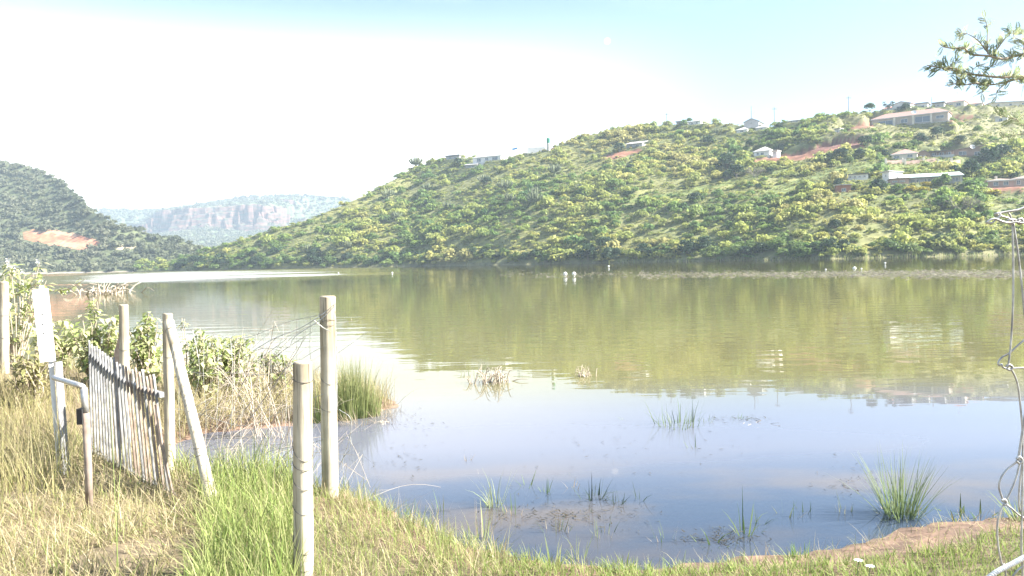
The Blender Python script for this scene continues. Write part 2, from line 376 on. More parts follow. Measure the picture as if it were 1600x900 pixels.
midw = n.new('ShaderNodeMix'); midw.data_type = 'RGBA'; l.new(mrg(sxyz.outputs[1], 4.6, 6.6, 0, 1), midw.inputs[0]); l.new(silt_sky.outputs[2], midw.inputs[6]); midw.inputs[7].default_value = (.13,.138,.175,1)  # mid-water blue also carries the sky's reflection as colour
l.new(midw.outputs[2], wc_.inputs[6])
wc_.inputs[7].default_value = (.165,.155,.062,1); wcol = wc_.outputs[2]  # greenish murk with the hillside's reflection put into its colour
df = n.new('ShaderNodeBsdfDiffuse'); l.new(wcol, df.inputs[0])
body = n.new('ShaderNodeMixShader'); l.new(mrg(sxyz.outputs[1], 3.6, 6.5, .55, .94), body.inputs[0]); l.new(tr.outputs[0], body.inputs[1]); l.new(df.outputs[0], body.inputs[2])
mxw = n.new('ShaderNodeMixShader'); l.new(fr.outputs[0], mxw.inputs[0]); l.new(body.outputs[0], mxw.inputs[1]); l.new(gl.outputs[0], mxw.inputs[2]); l.new(mxw.outputs[0], o_.inputs[0])
wv = [(-2900, -50, 0), (2900, -50, 0), (2900, 1300, 0), (-2900, 1300, 0)]
tag(mk('lake_water', wv, [(0, 1, 2, 3)], wm), 'calm lake reflecting the green hillside and pale blue sky', 'water', kind='structure')

# ------------------------------------------------------------------ far terrain
def horz(x): return 407 - (x - 800) * math.tan(ROLL)
def ue(x, y):
    d = pix_dir(x, y); return d.x, d.z
RIDGE = [(150,424),(240,412),(300,400),(400,368),(480,344),(540,319),(600,291),(650,260),(700,251),(750,247),(800,246),(850,238),(900,219),(940,210),(1000,200),(1060,195),(1100,194),(1150,195),(1200,195),(1250,191),(1300,184),(1350,178),(1400,174),(1450,171),(1500,168),(1550,166),(1600,164),(1800,150),(2300,150),(3000,200)]
r_u, r_e = np.array([ue(*p) for p in RIDGE]).T
r_e = np.maximum(r_e, 0.004)
SH = [(150,450),(200,430),(300,380),(460,350),(650,320),(800,285),(950,258),(1100,238),(1300,208),(1500,203),(1600,203),(1900,190),(3000,150)]
s_u = np.array([ue(p[0], horz(p[0]))[0] for p in SH]); s_d = np.array([p[1] for p in SH], float)
PADS = []            # levelled house platforms: x, y, radius, z
def hill_raw(u, Y):
    D0 = np.interp(u, s_u, s_d); e = np.interp(u, r_u, r_e); s = 0.42
    D1 = np.maximum(s * D0 / (s - e), D0 + 25); H = e * D1 + CAM_H
    t = (Y - D0) / (D1 - D0); X = u * Y
    f = np.clip(t, 0, 1); prof = f + 0.035 * np.sin(2 * np.pi * f) 
    z = H * prof + np.where(t < 0, (Y - D0) * 0.08, 0) + np.where(t > 1, -(Y - D1) * 0.10, 0)
    amp = sstep(0, .15, t) * (1 - 0.75 * sstep(.8, 1.0, t))
    z = z + amp * (7.0 * fbm(X / 55, Y / 55, 31, 3) + 2.5 * fbm(X / 14, Y / 14, 33, 3)) * np.clip(H / 30, .2, 1)
    return z + 0.35 * sstep(-.01, .02, t), t
def hill_z(u, Y, pads=True):
    z, t = hill_raw(u, Y)
    if pads:
        X = u * Y
        for (x, y, yaw, hw, y0, y1, zz) in PADS:
            c, s_ = math.cos(yaw), math.sin(yaw); lx = (X - x) * c + (Y - y) * s_; ly = -(X - x) * s_ + (Y - y) * c
            d = np.maximum(np.abs(lx) - hw, np.maximum(y0 - ly, ly - y1)); k = sstep(3.0, 0.0, d); z = z * (1 - k) + zz * k
    return z
def on_hill(px, py, fz=None, lo=190, hi=700):
    u, e = ue(px, py); Y = np.arange(lo, hi, .5); z = (fz or hill_z)(np.full(Y.shape, u), Y)
    k = np.nonzero(z >= CAM_H + e * Y)[0]
    if len(k) == 0:
        i = int(np.argmax((z - CAM_H) / Y)); return Vector((u * Y[i], Y[i], z[i]))
    i = k[0]; return Vector((u * Y[i], Y[i], float(z[i])))

# name, label, category, x0, x1, base y, wall px, roof px, roof kind, depth m, yaw, wall, roof, windows (centre, width, sill, height as parts of the front), extra
HOUSES = [
 ('long_house', 'long tan house with pinkish tiled roof and wide windows below the ridge', 1364, 1476, 195, 15, 9, 'hip', 9, -37, 'tan', 'ptile', [(.19,.2,.12,.6),(.44,.09,.3,.4),(.68,.2,.15,.62),(.9,.1,.35,.3)], 'dish'),
 ('gabled_house', 'white gabled house with red side roof on the skyline', 1388, 1428, 170, 8, 4, 'gablefront', 13, -46, 'wwall', 'rtile', [(.5,.5,.05,.6)], 'wing'),
 ('small_house', 'small white flat-roofed house on the skyline between the gabled and red-roofed houses', 1428, 1450, 168, 7, 2, 'flat', 7, -35, 'wwall', 'droof', [(.5,.5,.1,.5)], None),
 ('red_roofed_house', 'pale house with bright red hipped roof on the skyline under the acacia branch', 1476, 1508, 164, 9, 6, 'hip', 11, -40, 'cream', 'rtile', [(.3,.2,.3,.4),(.7,.25,.2,.5)], 'aerial'),
 ('grey_annex', 'low grey annex left of the red-roofed skyline house', 1456, 1476, 166, 7, 3, 'flat', 9, -40, 'greyw', 'droof', [(.5,.25,.4,.3)], None),
 ('red_roofed_bungalow', 'low bungalow with red roof right of the red-hipped skyline house', 1508, 1534, 163, 5, 5, 'hip', 9, -35, 'cream', 'rtile', [(.35,.2,.25,.5),(.7,.2,.25,.5)], None),
 ('hipped_house', 'small cream house with pinkish hipped roof above the terraced garden', 1394, 1432, 249, 10, 9, 'hip', 9, -30, 'cream', 'ptile', [(.2,.22,.3,.45),(.72,.2,.35,.45)], None),
 ('brick_shed', 'dark brown gabled shed beside the hipped cream house', 1432, 1453, 247, 7, 5, 'gablefront', 6, -25, 'brown', 'droof', [(.35,.12,.4,.3),(.6,.12,.4,.3)], None),
 ('verandah_house', 'dark flat-roofed building with open verandah right of the brown shed', 1454, 1488, 246, 10, 2, 'flat', 7, -25, 'brown', 'droof', [(.2,.2,.4,.45),(.5,.2,.4,.45),(.8,.2,.4,.45)], 'plinth'),
 ('mono_pitch_house', 'brown house with sloping roof line and white satellite dish', 1490, 1540, 244, 11, 9, 'mono', 9, -25, 'pink', 'broof', [(.3,.22,.3,.5),(.72,.16,.05,.6)], 'dish'),
 ('white_block_building', 'low white building with a row of small square windows', 1324, 1356, 281, 9, 2, 'flat', 7, -20, 'wwall', 'droof', [(.15,.1,.5,.25),(.38,.1,.5,.25),(.6,.1,.5,.25),(.83,.1,.5,.25)], None),
 ('white_wall_house', 'bright white plain block at the end of the white building', 1377, 1391, 280, 11, 2, 'mono', 8, -55, 'wwall', 'zinc', [(.5,.25,.4,.3)], None),
 ('brick_terrace', 'red brick stepped terrace below the low white building', 1307, 1330, 301, 12, 1, 'flat', 5, -15, 'redw', 'concrete', [(.5,.3,.2,.4)], None),
 ('pink_outbuilding', 'low pinkish brick outbuilding left of the long metal-roofed house', 1391, 1420, 288, 9, 2, 'flat', 6, -20, 'pink', 'broof', [(.25,.28,.5,.2),(.65,.28,.5,.2)], None),
 ('metal_roofed_house', 'long house with grey-green sheet-metal roof and shaded verandah', 1414, 1500, 288, 12, 6, 'lean', 9, -22, 'greyw', 'groof', [(.2,.14,.05,.75),(.42,.1,.3,.5),(.65,.2,.05,.75),(.88,.1,.3,.5)], None),
 ('brown_walled_house', 'brown walled house at the right edge above the yellow hedge', 1545, 1583, 293, 12, 4, 'hip', 8, -25, 'pink', 'broof', [(.3,.2,.3,.5),(.7,.2,.3,.5)], None),
 ('edge_house', 'brown house cut by the right edge of the picture', 1584, 1640, 291, 14, 6, 'hip', 9, -25, 'tan', 'broof', [(.15,.1,.3,.5),(.6,.2,.3,.5)], None),
 ('round_roofed_hut', 'white hut with pale pyramid roof beside red soil', 1174, 1206, 243, 8, 8, 'hip', 7.5, -38, 'wwall', 'zinc', [(.25,.16,.3,.45),(.55,.2,.1,.6)], None),
 ('hut_annex', 'small white lean-to right of the pyramid-roofed hut', 1206, 1215, 241, 6, 1, 'flat', 4, -38, 'wwall', 'zinc', [(.5,.3,.4,.3)], None),
 ('white_shack', 'tiny white shack on red soil left of the dark trees', 1063, 1079, 261, 7, 2, 'flat', 4, -38, 'wwall', 'droof', [(.55,.45,.0,.8)], None),
 ('gabled_barn', 'grey gabled house on the skyline with a thin aerial', 1160, 1188, 191, 4, 5, 'gablefront', 11, -30, 'greyw', 'droof', [(.5,.2,.3,.4)], 'aerial'),
 ('pale_roofed_house', 'pale pyramid roof showing above bushes below the grey gabled house', 1178, 1200, 203, 5, 5, 'hip', 7, -35, 'wwall', 'zinc', [(.5,.3,.2,.5)], None),
 ('pale_roofed_hut', 'pale roofed hut left of the twin pyramid roof', 1148, 1170, 207, 5, 5, 'hip', 6, -35, 'wwall', 'zinc', [(.5,.3,.2,.5)], None),
 ('skyline_bungalow', 'low grey roof on the skyline right of the grey gabled house', 1227, 1254, 191, 4, 3, 'hip', 7, -35, 'greyw', 'zinc', [(.3,.2,.2,.5),(.7,.2,.2,.5)], None),
 ('white_skyline_house', 'bright white house on the skyline beside a round tree', 1070, 1100, 195, 6, 4, 'hip', 9, -40, 'wwall', 'zinc', [(.3,.15,.3,.4),(.7,.15,.3,.4)], None),
 ('dark_skyline_shed', 'dark low shed on the skyline left of the white skyline house', 1055, 1070, 191, 4, 2, 'flat', 6, -35, 'greyw', 'droof', [(.5,.4,.1,.6)], None),
 ('long_shed', 'open shed with pale sheet roof above red soil in the middle of the hill', 975, 1007, 230, 6, 4, 'lean', 7, -30, 'greyw', 'zinc', [(.3,.2,.2,.6),(.7,.2,.2,.6)], None),
 ('pale_bungalow', 'white bungalow with wide pale roof near the left shoulder of the hill', 731, 790, 252, 8, 7, 'hip', 11, -30, 'wwall', 'zinc', [(.22,.15,.1,.7),(.5,.12,.3,.45),(.8,.2,.1,.7)], None),
 ('flat_roofed_shed', 'grey flat-roofed shed below the white bungalow', 724, 749, 262, 5, 3, 'lean', 6, -20, 'greyw', 'zinc', [(.5,.7,.3,.4)], None),
 ('skyline_cottage', 'small cottage on the skyline left of the white bungalow', 693, 722, 247, 5, 3, 'flat', 6, -30, 'greyw', 'droof', [(.3,.2,.2,.5),(.7,.2,.2,.5)], None),
 ('hillside_toilet_block', 'tiny white outhouse on dry grass right of the long tan house', 1556, 1573, 189, 7, 2, 'flat', 4, -35, 'wwall', 'zinc', [(.45,.3,.0,.8)], None),
 ('white_outhouse', 'white outhouse in grass left of the long tan house', 1304, 1313, 207, 6, 1, 'mono', 3, -45, 'wwall', 'zinc', [(.5,.3,.0,.7)], None),
 ('boundary_building', 'pale flat building on the skyline at the right edge', 1548, 1610, 166, 7, 1, 'flat', 6, -10, 'cream', 'zinc', [(.2,.06,.3,.4),(.5,.06,.3,.4),(.8,.06,.3,.4)], None),
]
hp = []
for h in HOUSES:
    xc = (h[2] + h[3]) / 2; p = on_hill(xc, h[4] + 1, lambda u, Y: hill_raw(u, Y)[0])
    hp.append(p); wd = (h[3] - h[2]) * p.y / F
    PADS.append((p.x, p.y, R(h[9]), wd * .5 + 1, -1.2, h[8] + 1, p.z))
CUTS = [(1255,240,7),(1275,237,7),(1297,233,8),(1320,229,8),(1340,225,7),(1230,246,6),(1350,196,6),(1335,199,5),(1500,190,6)]
for x, y, r in CUTS:
    p = on_hill(x, y, lambda u, Y: hill_raw(u, Y)[0]); PADS.append((p.x, p.y, R(-20), r, -1.0, r * 1.3, p.z))

SOIL = [[(1232,243),(1300,219),(1350,210),(1350,229),(1290,240),(1235,249)], [(1150,252),(1235,240),(1292,238),(1292,245),(1180,260)], [(942,244),(975,236),(1004,232),(1004,238),(945,250)],
        [(1060,264),(1064,259),(1118,247),(1118,252)], [(812,234),(812,224),(868,222),(868,233)], [(1310,206),(1365,188),(1368,198),(1320,204)], [(1476,190),(1478,182),(1520,180),(1520,188)], [(1530,292),(1600,286),(1600,298),(1530,300)]]
FIELD = [[(1190,304),(1215,290),(1290,266),(1330,254),(1385,254),(1380,264),(1310,280),(1225,304)], [(1376,254),(1500,248),(1505,264),(1385,268)], [(985,312),(1100,290),(1230,262),(1232,267),(1100,297),(985,318)]]
DRY = [[(1290,215),(1290,190),(1350,176),(1600,164),(1605,225),(1490,228),(1400,222)]]
us = np.linspace(-.52, 1.05, 640); ts = np.concatenate([np.linspace(-.06, 1.02, 190), np.linspace(1.06, 2.2, 12)])
U, T = np.meshgrid(us, ts); D0 = np.interp(U, s_u, s_d); E = np.interp(U, r_u, r_e); D1 = np.maximum(.42 * D0 / (.42 - E), D0 + 25)
Yh = D0 + T * (D1 - D0); Zh = hill_z(U, Yh); Xh = U * Yh
hx, hy = to_pix(np.stack([Xh, Yh, Zh], -1))
jx = hx + 10 * fbm(Xh / 5, Yh / 5, 71); jy = hy + 5 * fbm(Xh / 5, Yh / 5, 72)
hc = np.zeros(U.shape + (3,)) + np.array([.17,.175,.065]); nz = fbm(Xh / 9, Yh / 9, 77)[..., None]
hc = hc + nz * np.array([.12,.09,.03])
for p_ in hp: hc[np.hypot(Xh - p_.x, Yh - p_.y) < 14] = (.12,.135,.05)
for p in DRY: hc[in_poly(jx, jy, p)] = (.17,.165,.075)
for p in FIELD: hc[in_poly(jx, jy, p)] = (.135,.165,.05)
for p in SOIL: hc[in_poly(jx, jy, p)] = (.25,.12,.075)
hc[in_poly(jx, jy, [(1238,240),(1300,219),(1350,210),(1350,224),(1290,236)])] = (.13,.06,.045)  # steep cut face: its shade put into a darker soil colour
hc[(Zh < .9) & (T < .03)] = (.17,.16,.08)
hm = mat('hillside_grass_and_soil', (.7,.7,.7), (1.25,1.25,1.25), 0.35, 0.9, 0.3)
n = hm.node_tree.nodes; l = hm.node_tree.links; b = n['Principled BSDF']
vc = n.new('ShaderNodeVertexColor'); vc.layer_name = 'Col'; mu = n.new('ShaderNodeVectorMath'); mu.operation = 'MULTIPLY'
src = b.inputs['Base Color'].links[0].from_socket; l.new(src, mu.inputs[0]); l.new(vc.outputs[0], mu.inputs[1]); l.new(mu.outputs[0], b.inputs['Base Color'])
me = fast_mesh('hillside', np.stack([Xh, Yh, Zh], -1).reshape(-1, 3), grid_faces(len(us), len(ts)), hc.reshape(-1, 3), True)
tag(link('hillside', me, hm), 'green hillside rising across the lake with red soil cuts', 'hill', kind='structure')

# wooded hill on the left
LR = [(-1500,300),(-900,215),(-400,200),(-200,228),(0,256),(40,261),(80,278),(110,296),(140,328),(180,350),(230,364),(280,376),(330,390),(420,408),(520,412)]
l_u, l_e = np.array([ue(*p) for p in LR]).T; l_e = np.maximum(l_e, .004)
LD0 = 425.0
def left_z(u, Y):
    e = np.interp(u, l_u, l_e); s = 0.46; D1 = np.maximum(s * LD0 / (s - e), LD0 + 60); H = e * D1 + CAM_H
    t = (Y - LD0) / (D1 - LD0); f = np.clip(t, 0, 1)
    prof = .55 * f + .45 * f * f
    z = H * prof + np.where(t < 0, (Y - LD0) * .08, 0) - np.where(t > 1, (Y - D1) * .12, 0)
    amp = sstep(0, .2, t) * (1 - .7 * sstep(.8, 1, t)); X = u * Y
    return z + amp * (12 * fbm(X / 80, Y / 80, 41, 3) + 3 * fbm(X / 18, Y / 18, 43, 2)) * np.clip(H / 30, .1, 1) + .3 * sstep(-.01, .01, t)
us2 = np.linspace(-1.7, -.2, 300); ts2 = np.concatenate([np.linspace(-.08, 1.02, 110), np.linspace(1.1, 2.0, 8)])
U2, T2 = np.meshgrid(us2, ts2); E2 = np.interp(U2, l_u, l_e); D12 = np.maximum(.46 * LD0 / (.46 - E2), LD0 + 60); Y2 = LD0 + T2 * (D12 - LD0); Z2 = left_z(U2, Y2); X2 = U2 * Y2
px2, py2 = to_pix(np.stack([X2, Y2, Z2], -1))
SCAR = [(33,372),(36,362),(70,358),(112,363),(158,379),(150,384),(125,391),(85,385),(55,378)]
j2x = px2 + 14 * fbm(X2 / 9, Y2 / 9, 81); j2y = py2 + 6 * fbm(X2 / 9, Y2 / 9, 82)
c2 = np.zeros(U2.shape + (3,)) + np.array([.09,.105,.05]); scar = in_poly(j2x, j2y, SCAR)
c2[scar] = (.38,.15,.08); c2[scar & (fbm(X2 / 12, Y2 / 5, 85) > .06)] = (.45,.25,.15)
c2[in_poly(j2x, j2y, [(158,384),(190,380),(215,386),(190,392)])] = (.33,.27,.18)
c2[(T2 < .015)] = (.27,.23,.18)
me = fast_mesh('wooded_hill', np.stack([X2, Y2, Z2], -1).reshape(-1, 3), grid_faces(len(us2), len(ts2)), c2.reshape(-1, 3), True)
tag(link('wooded_hill', me, hm), 'wooded hill on the left with an orange earth scar', 'hill', kind='structure')

# far hill with a band of cliffs
FR = [(-900,345),(-100,332),(100,329),(140,328),(200,328),(260,326),(300,322),(340,315),(380,308),(430,305),(480,306),(520,309),(560,315),(650,330),(800,340),(1200,350)]
f_u, f_e = np.array([ue(*p) for p in FR]).T
def far_z(u, Y):
    X = u * Y; e = np.interp(u, f_u, f_e); wob = 60 * fbm(X / 140, X * 0, 51, 4) + 16 * fbm(X / 22, Y / 14 + 3, 53, 3)
    Yc = 1470 + wob; zt = 106 + 22 * fbm(X / 170, X * 0 + 9, 55, 2) + (e - .075) * 700
    zb = 66 + 26 * fbm(X / 90, X * 0 + 5, 57, 3)
    lowr = 0 + (zb) * sstep(900, 1, 0) * 0
    z = np.where(Y < Yc, zb * np.clip((Y - 930) / (Yc - 930), -.1, 1) ** 1.15 if False else zb * np.clip((Y - 930) / (Yc - 930), 0, 1), 0)
    wid = 30 + 150 * np.maximum(sstep(.02, -.10, fbm(X / 38, Y / 30 + 21, 61, 4)), np.maximum(sstep(-640, -760, X), sstep(-480, -380, X)))
    k = np.clip((Y - Yc) / wid, 0, 1)
    stepk = (np.floor(k * 4) + sstep(.55, 1.0, (k * 4) % 1)) / 4          # ledges in the cliff
    zt2 = zt; top = e * 1720 + CAM_H
    z = np.where((Y >= Yc), zb + (zt2 - zb) * np.minimum(stepk, 1), z)
    z = np.where(Y > Yc + wid, zt2 + (top - zt2) * np.clip((Y - Yc - wid) / np.maximum(1720 - Yc - wid, 1), 0, 1.0), z)
    z = np.where(Y > 1720, top - (Y - 1720) * .05, z)
    return z + 5 * fbm(X / 40, Y / 40, 59, 3) * sstep(930, 1100, Y) + 5.0 * fbm(X / 9, Y / 5, 60, 3) * (k > 0) * (k < 1)
us3 = np.concatenate([np.linspace(-1.2, -.64, 60), np.linspace(-.63, -.12, 620), np.linspace(-.11, .25, 40)]); ys3 = np.concatenate([np.linspace(900, 1380, 40), np.linspace(1385, 1545, 110), np.linspace(1555, 2200, 30)])
U3, Y3 = np.meshgrid(us3, ys3); Z3 = far_z(U3, Y3); X3 = U3 * Y3
fm = mat('cliff_and_scrub', (.035,.045,.028), (.15,.075,.055), .06, 0.9, 0.5, stretch=(1, 1, 5), c3=(.085,.05,.038), detail=9)
n = fm.node_tree.nodes; l = fm.node_tree.links; b = n['Principled BSDF']
g = n.new('ShaderNodeNewGeometry'); sp = n.new('ShaderNodeSeparateXYZ'); l.new(g.outputs['True Normal'], sp.inputs[0])
mr = n.new('ShaderNodeMapRange'); mr.inputs[1].default_value = .62; mr.inputs[2].default_value = .8; l.new(sp.outputs[2], mr.inputs[0])
mx = n.new('ShaderNodeMix'); mx.data_type = 'RGBA'; src = b.inputs['Base Color'].links[0].from_socket
l.new(mr.outputs[0], mx.inputs[0]); l.new(src, mx.inputs[6]); mx.inputs[7].default_value = (.085,.11,.05,1); l.new(mx.outputs[2], b.inputs['Base Color'])
me = fast_mesh('cliff_hill', np.stack([X3, Y3, Z3], -1).reshape(-1, 3), grid_faces(len(us3), len(ys3)), None, False)
tag(link('cliff_hill', me, fm), 'distant flat-topped hill with a band of reddish cliffs', 'hill', kind='structure')

# ------------------------------------------------------------------ houses
def rot_box(mb, a, b): mb.box(a, b)
def build_house(h, p):
    name, label, x0, x1, yb, wpx, rpx, kind, D, yaw, wmat, rmat, wins, extra = h
    k = p.y / F; W = (x1 - x0) * k; rel = R(yaw) + math.atan2(p.x, p.y)
    Wl = max(2.0, (W - D * abs(math.sin(rel)) * .9) / max(.5, math.cos(rel))) if W > D * .8 else W * .8
    hW = wpx * k; hR = rpx * k
    t = empty(name, (p.x, p.y, p.z), label, 'house' if 'shed' not in name and 'shack' not in name and 'outhouse' not in name else 'shed', 'buildings on the hillside', R(yaw))
    w2 = Wl / 2; o = .35
    mb = MB(); mb.box((-w2, 0, -1.6), (w2, D, hW))
    if kind == 'gablefront':
        mb.add([(-w2, 0, hW), (w2, 0, hW), (0, 0, hW + hR), (-w2, D, hW), (w2, D, hW), (0, D, hW + hR)], [(0, 1, 2), (4, 3, 5)])
    if kind == 'mono':
        mb.add([(-w2, 0, hW + .002), (w2, 0, hW + .002), (w2, 0, hW + hR * .55), (-w2, D, hW), (w2, D, hW), (w2, D, hW + hR * .55)], [(0, 1, 2), (4, 3, 5), (1, 4, 5, 2)])
    mb.build('wall', M[wmat], t)
    rb = MB()
    if kind == 'hip':
        q = min(w2, D / 2) * .95; a = max(.05, w2 - q)
        v = [(-w2-o,-o,hW),(w2+o,-o,hW),(w2+o,D+o,hW),(-w2-o,D+o,hW),(-a,D/2,hW+hR),(a,D/2,hW+hR)]
        v2 = [(x, y, z - .18) for x, y, z in v[:4]]
        rb.add(v + v2, [(0,1,5,4),(1,2,5),(2,3,4,5),(3,0,4),(6,7,1,0),(7,8,2,1),(8,9,3,2),(9,6,0,3),(9,8,7,6)])
    elif kind == 'gablefront':
        for s in (-1, 1):
            a, b_ = Vector((0, 0, hW + hR + .06)), Vector((s * (w2 + o), 0, hW + .06 - o * hR / w2))
            v = [a + Vector((0,-o,0)), b_ + Vector((0,-o,0)), b_ + Vector((0,D+o,0)), a + Vector((0,D+o,0))]
            v += [q + Vector((0,0,.16)) for q in v]
            rb.add(v, [(0,1,2,3),(7,6,5,4),(0,4,5,1),(1,5,6,2),(2,6,7,3),(3,7,4,0)])
    elif kind == 'lean':
        v = [(-w2-o,-1.2,hW-.1),(w2+o,-1.2,hW-.1),(w2+o,D+o,hW+hR*1.5),(-w2-o,D+o,hW+hR*1.5)]
        rb.add(v + [(x, y, z + .2) for x, y, z in v], [(3,2,1,0),(4,5,6,7),(0,1,5,4),(1,2,6,5),(2,3,7,6),(3,0,4,7)])
    elif kind == 'mono':
        zl, zr = hW + .03, hW + hR * .55 + .03; sl = (zr - zl) / Wl; zl -= sl * o; zr += sl * o
        v = [(-w2-o,-.9,zl),(w2+o,-.9,zr),(w2+o,D+o,zr),(-w2-o,D+o,zl)]
        rb.add(v + [(x, y, z + .2) for x, y, z in v], [(3,2,1,0),(4,5,6,7),(0,1,5,4),(1,2,6,5),(2,3,7,6),(3,0,4,7)])
    else:
        rb.box((-w2-o, -o-.3, hW), (w2+o, D+o, hW + max(.25, hR * .6)))
    rf = rb.build('roof', M[rmat], t)
    if kind in ('hip', 'gablefront'):
        fb = MB(); fb.box((-w2-o, -o-.06, hW-.32), (w2+o, -o-.003, hW-.02)) if kind == 'hip' else fb.box((-.1, -o-.05, hW+hR-.1), (.1, -o-.003, hW+hR+.2))
        fb.build('fascia', M['frame'], rf)
    for (cx, ww, zs, zh) in wins:
        a = -w2 + (cx - ww / 2) * Wl; b_ = a + ww * Wl; z0 = zs * hW; z1 = z0 + zh * hW; th = .09
        fr = MB(); door = zs <= .051
        for bx_ in (((a, -.07, z0), (a+th, -.002, z1)), ((b_-th, -.07, z0), (b_, -.002, z1)), ((a+th, -.07, z1-th), (b_-th, -.002, z1)), ((a+th, -.07, z0), (b_-th, -.002, z0+th)), (((a+b_)/2-.035, -.065, z0+th), ((a+b_)/2+.035, -.002, z1-th))):
            fr.box(*bx_)
        w_ = fr.build('sliding_door' if door else 'window', M['frame'], t)
        for (aa, bb) in ((a + th, (a + b_) / 2 - .035), ((a + b_) / 2 + .035, b_ - th)):
            MB().box((aa, -.045, z0+th), (bb, -.02, z1-th)).build('pane', M['glass'], w_)
        if not door: MB().box((a-.1, -.16, z0-.12), (b_+.1, -.003, z0-.002)).build('sill', M['concrete'], w_)
    if extra == 'dish':
        db = MB(); c0 = Vector((w2 * .15, -.7, hW + hR * .35)); rr = 0.9
        ax = Vector((.3, -.8, .5)).normalized(); e1 = ax.cross(Vector((0, 0, 1))).normalized(); e2 = ax.cross(e1)
        ring = [[c0 + (e1 * math.cos(a_) + e2 * math.sin(a_)) * (rr * q) + ax * (.28 * q * q) for a_ in np.linspace(0, 2*math.pi, 14, endpoint=False)] for q in (.05, .4, .75, 1)]
        v = [x for r_ in ring for x in r_]; f = [(i*14+j, i*14+(j+1) % 14, (i+1)*14+(j+1) % 14, (i+1)*14+j) for i in range(3) for j in range(14)]
        db.add(v, f); db.tube([c0, c0 + Vector((0, .7, -.5))], .06); db.build('satellite_dish', M['white'], t)
    if extra == 'aerial':
        ab = MB(); ab.tube([(0, D*.5, hW+hR*.6), (0, D*.5, hW+hR+3.4)], .05, 5)
        for zz in (2.6, 3.0, 3.3): ab.box((-.5, D*.5-.03, hW+hR+zz), (.5, D*.5+.03, hW+hR+zz+.05))
        ab.build('aerial', M['galv'], t)
    if extra == 'wing':
        wb = MB().box((-w2-5, 2.0, -1.6), (-w2-.003, D-1, hW*.75)); wb.build('side_wing', M['wwall'], t)
        MB().add([(-w2-5.4,1.5,hW*.75),(-w2,1.5,hW*.75),(-w2,D-.6,hW*.75),(-w2-5.4,D-.6,hW*.75),(-w2-4.6,D/2,hW+.9),(-w2,D/2,hW+.9)], [(0,1,5,4),(1,2,5),(2,3,4,5),(3,0,4),(3,2,1,0)]).build('wing_roof', M['rtile'], t)
    if extra == 'plinth':
        MB().box((-w2-.2, -1.8, -1.8), (w2+.2, -.003, hW*.36)).build('plinth', M['greyw'], t)
        for i in range(5): MB().tube([(-w2+.2+i*(Wl-.4)/4, -1.6, hW*.36), (-w2+.2+i*(Wl-.4)/4, -1.6, hW-.02)], .1, 6).build('post', M['brown'], t)
        MB().box((-w2-.3, -2.0, hW-.01), (w2+.3, -.75, hW+.18)).build('verandah_roof', M['droof'], t)
    if name == 'long_house':
        for cx in (.31, .56, .79): MB().box((-w2 + cx*Wl - .35, -.5, -1.4), (-w2 + cx*Wl + .35, -.004, hW-.05)).build('pier', M['cream'], t)
        MB().box((-w2 - .8, -1.6, -1.7), (w2 + .8, -.55, .0)).build('terrace', M['concrete'], t)
    if name == 'metal_roofed_house':
        for i in range(6): MB().box((-w2 + .3 + i*(Wl-1)/5, -.8, -1.0), (-w2 + .6 + i*(Wl-1)/5, -.55, hW - .15)).build('post', M['concrete'], t)
    return t, Wl
HINFO = []
for h, p in zip(HOUSES, hp):
    t, wl = build_house(h, p); HINFO.append((p, wl, h[8], h))

# garden terraces, poles, tank
def garden_wall(x0, y0, x1, y1, hpx, label, m='concrete'):
    a = on_hill(x0, y0); b_ = on_hill(x1, y1); t = empty('garden_wall', a, label, 'wall', 'terrace walls below the houses')
    d = b_ - a; hh = hpx * a.y / F; L_ = d.length; nrm = Vector((-d.y, d.x, 0)).normalized() * .2; nseg = max(3, int(L_ / 2.2))
    mb = MB()
    for i in range(nseg):
        p0 = d * (i / nseg); p1 = d * ((i + 1) / nseg - .004); z = .0
        v = [p0 - nrm, p1 - nrm, p1 + nrm, p0 + nrm]; top = hh * random.uniform(.85, 1.05)
        mb.add([q + Vector((0, 0, -1)) for q in v] + [q + Vector((0, 0, top)) for q in v], [(0,3,2,1),(4,5,6,7),(0,1,5,4),(1,2,6,5),(2,3,7,6),(3,0,4,7)])
    mb.build('wall_run', M[m], t)
    for i in range(0, nseg + 1, 3):
        p0 = d * (i / nseg); MB().box((p0.x-.32, p0.y-.32, p0.z-1), (p0.x+.32, p0.y+.32, p0.z+hh*1.5)).build('pillar', M['cream'], t)
garden_wall(1384, 257, 1410, 256, 6, 'low garden wall under the hipped cream house, left stretch', 'pink')
garden_wall(1414, 258, 1462, 253, 6, 'long pale garden wall with pillars under the brown shed', 'pink')
garden_wall(1466, 260, 1500, 256, 7, 'garden wall with pillars under the verandah building', 'pink')
garden_wall(1536, 292, 1556, 290, 8, 'brown yard wall left of the brown walled house', 'pink')
def pole(px, py, top, label, arms=True):
    p = on_hill(px, py); hh = (py - top) * p.y / F; t = empty('utility_pole', p, label, 'pole', 'poles along the ridge')
    MB().tube([(0, 0, -1), (0, 0, hh * .5), (0, 0, hh)], [.17, .15, .11], 8).build('shaft', M['bark'], t)
    if arms:
        MB().box((-1.1, -.08, hh * .9), (1.1, .08, hh * .9 + .16)).build('crossarm', M['bark'], t)
        for s in (-.9, 0, .9): MB().tube([(s, 0, hh * .9 + .16), (s, 0, hh * .9 + .5)], .09, 6).build('insulator', M['concrete'], t)
pole(1326, 184, 152, 'tall utility pole on the skyline left of the round ridge tree')
pole(1210, 196, 167, 'thin utility pole on the skyline right of the grey gabled house')
pole(1042, 201, 177, 'utility pole on the slope left of the dark skyline shed')
pole(1174, 192, 163, 'slender mast behind the grey gabled house', False)
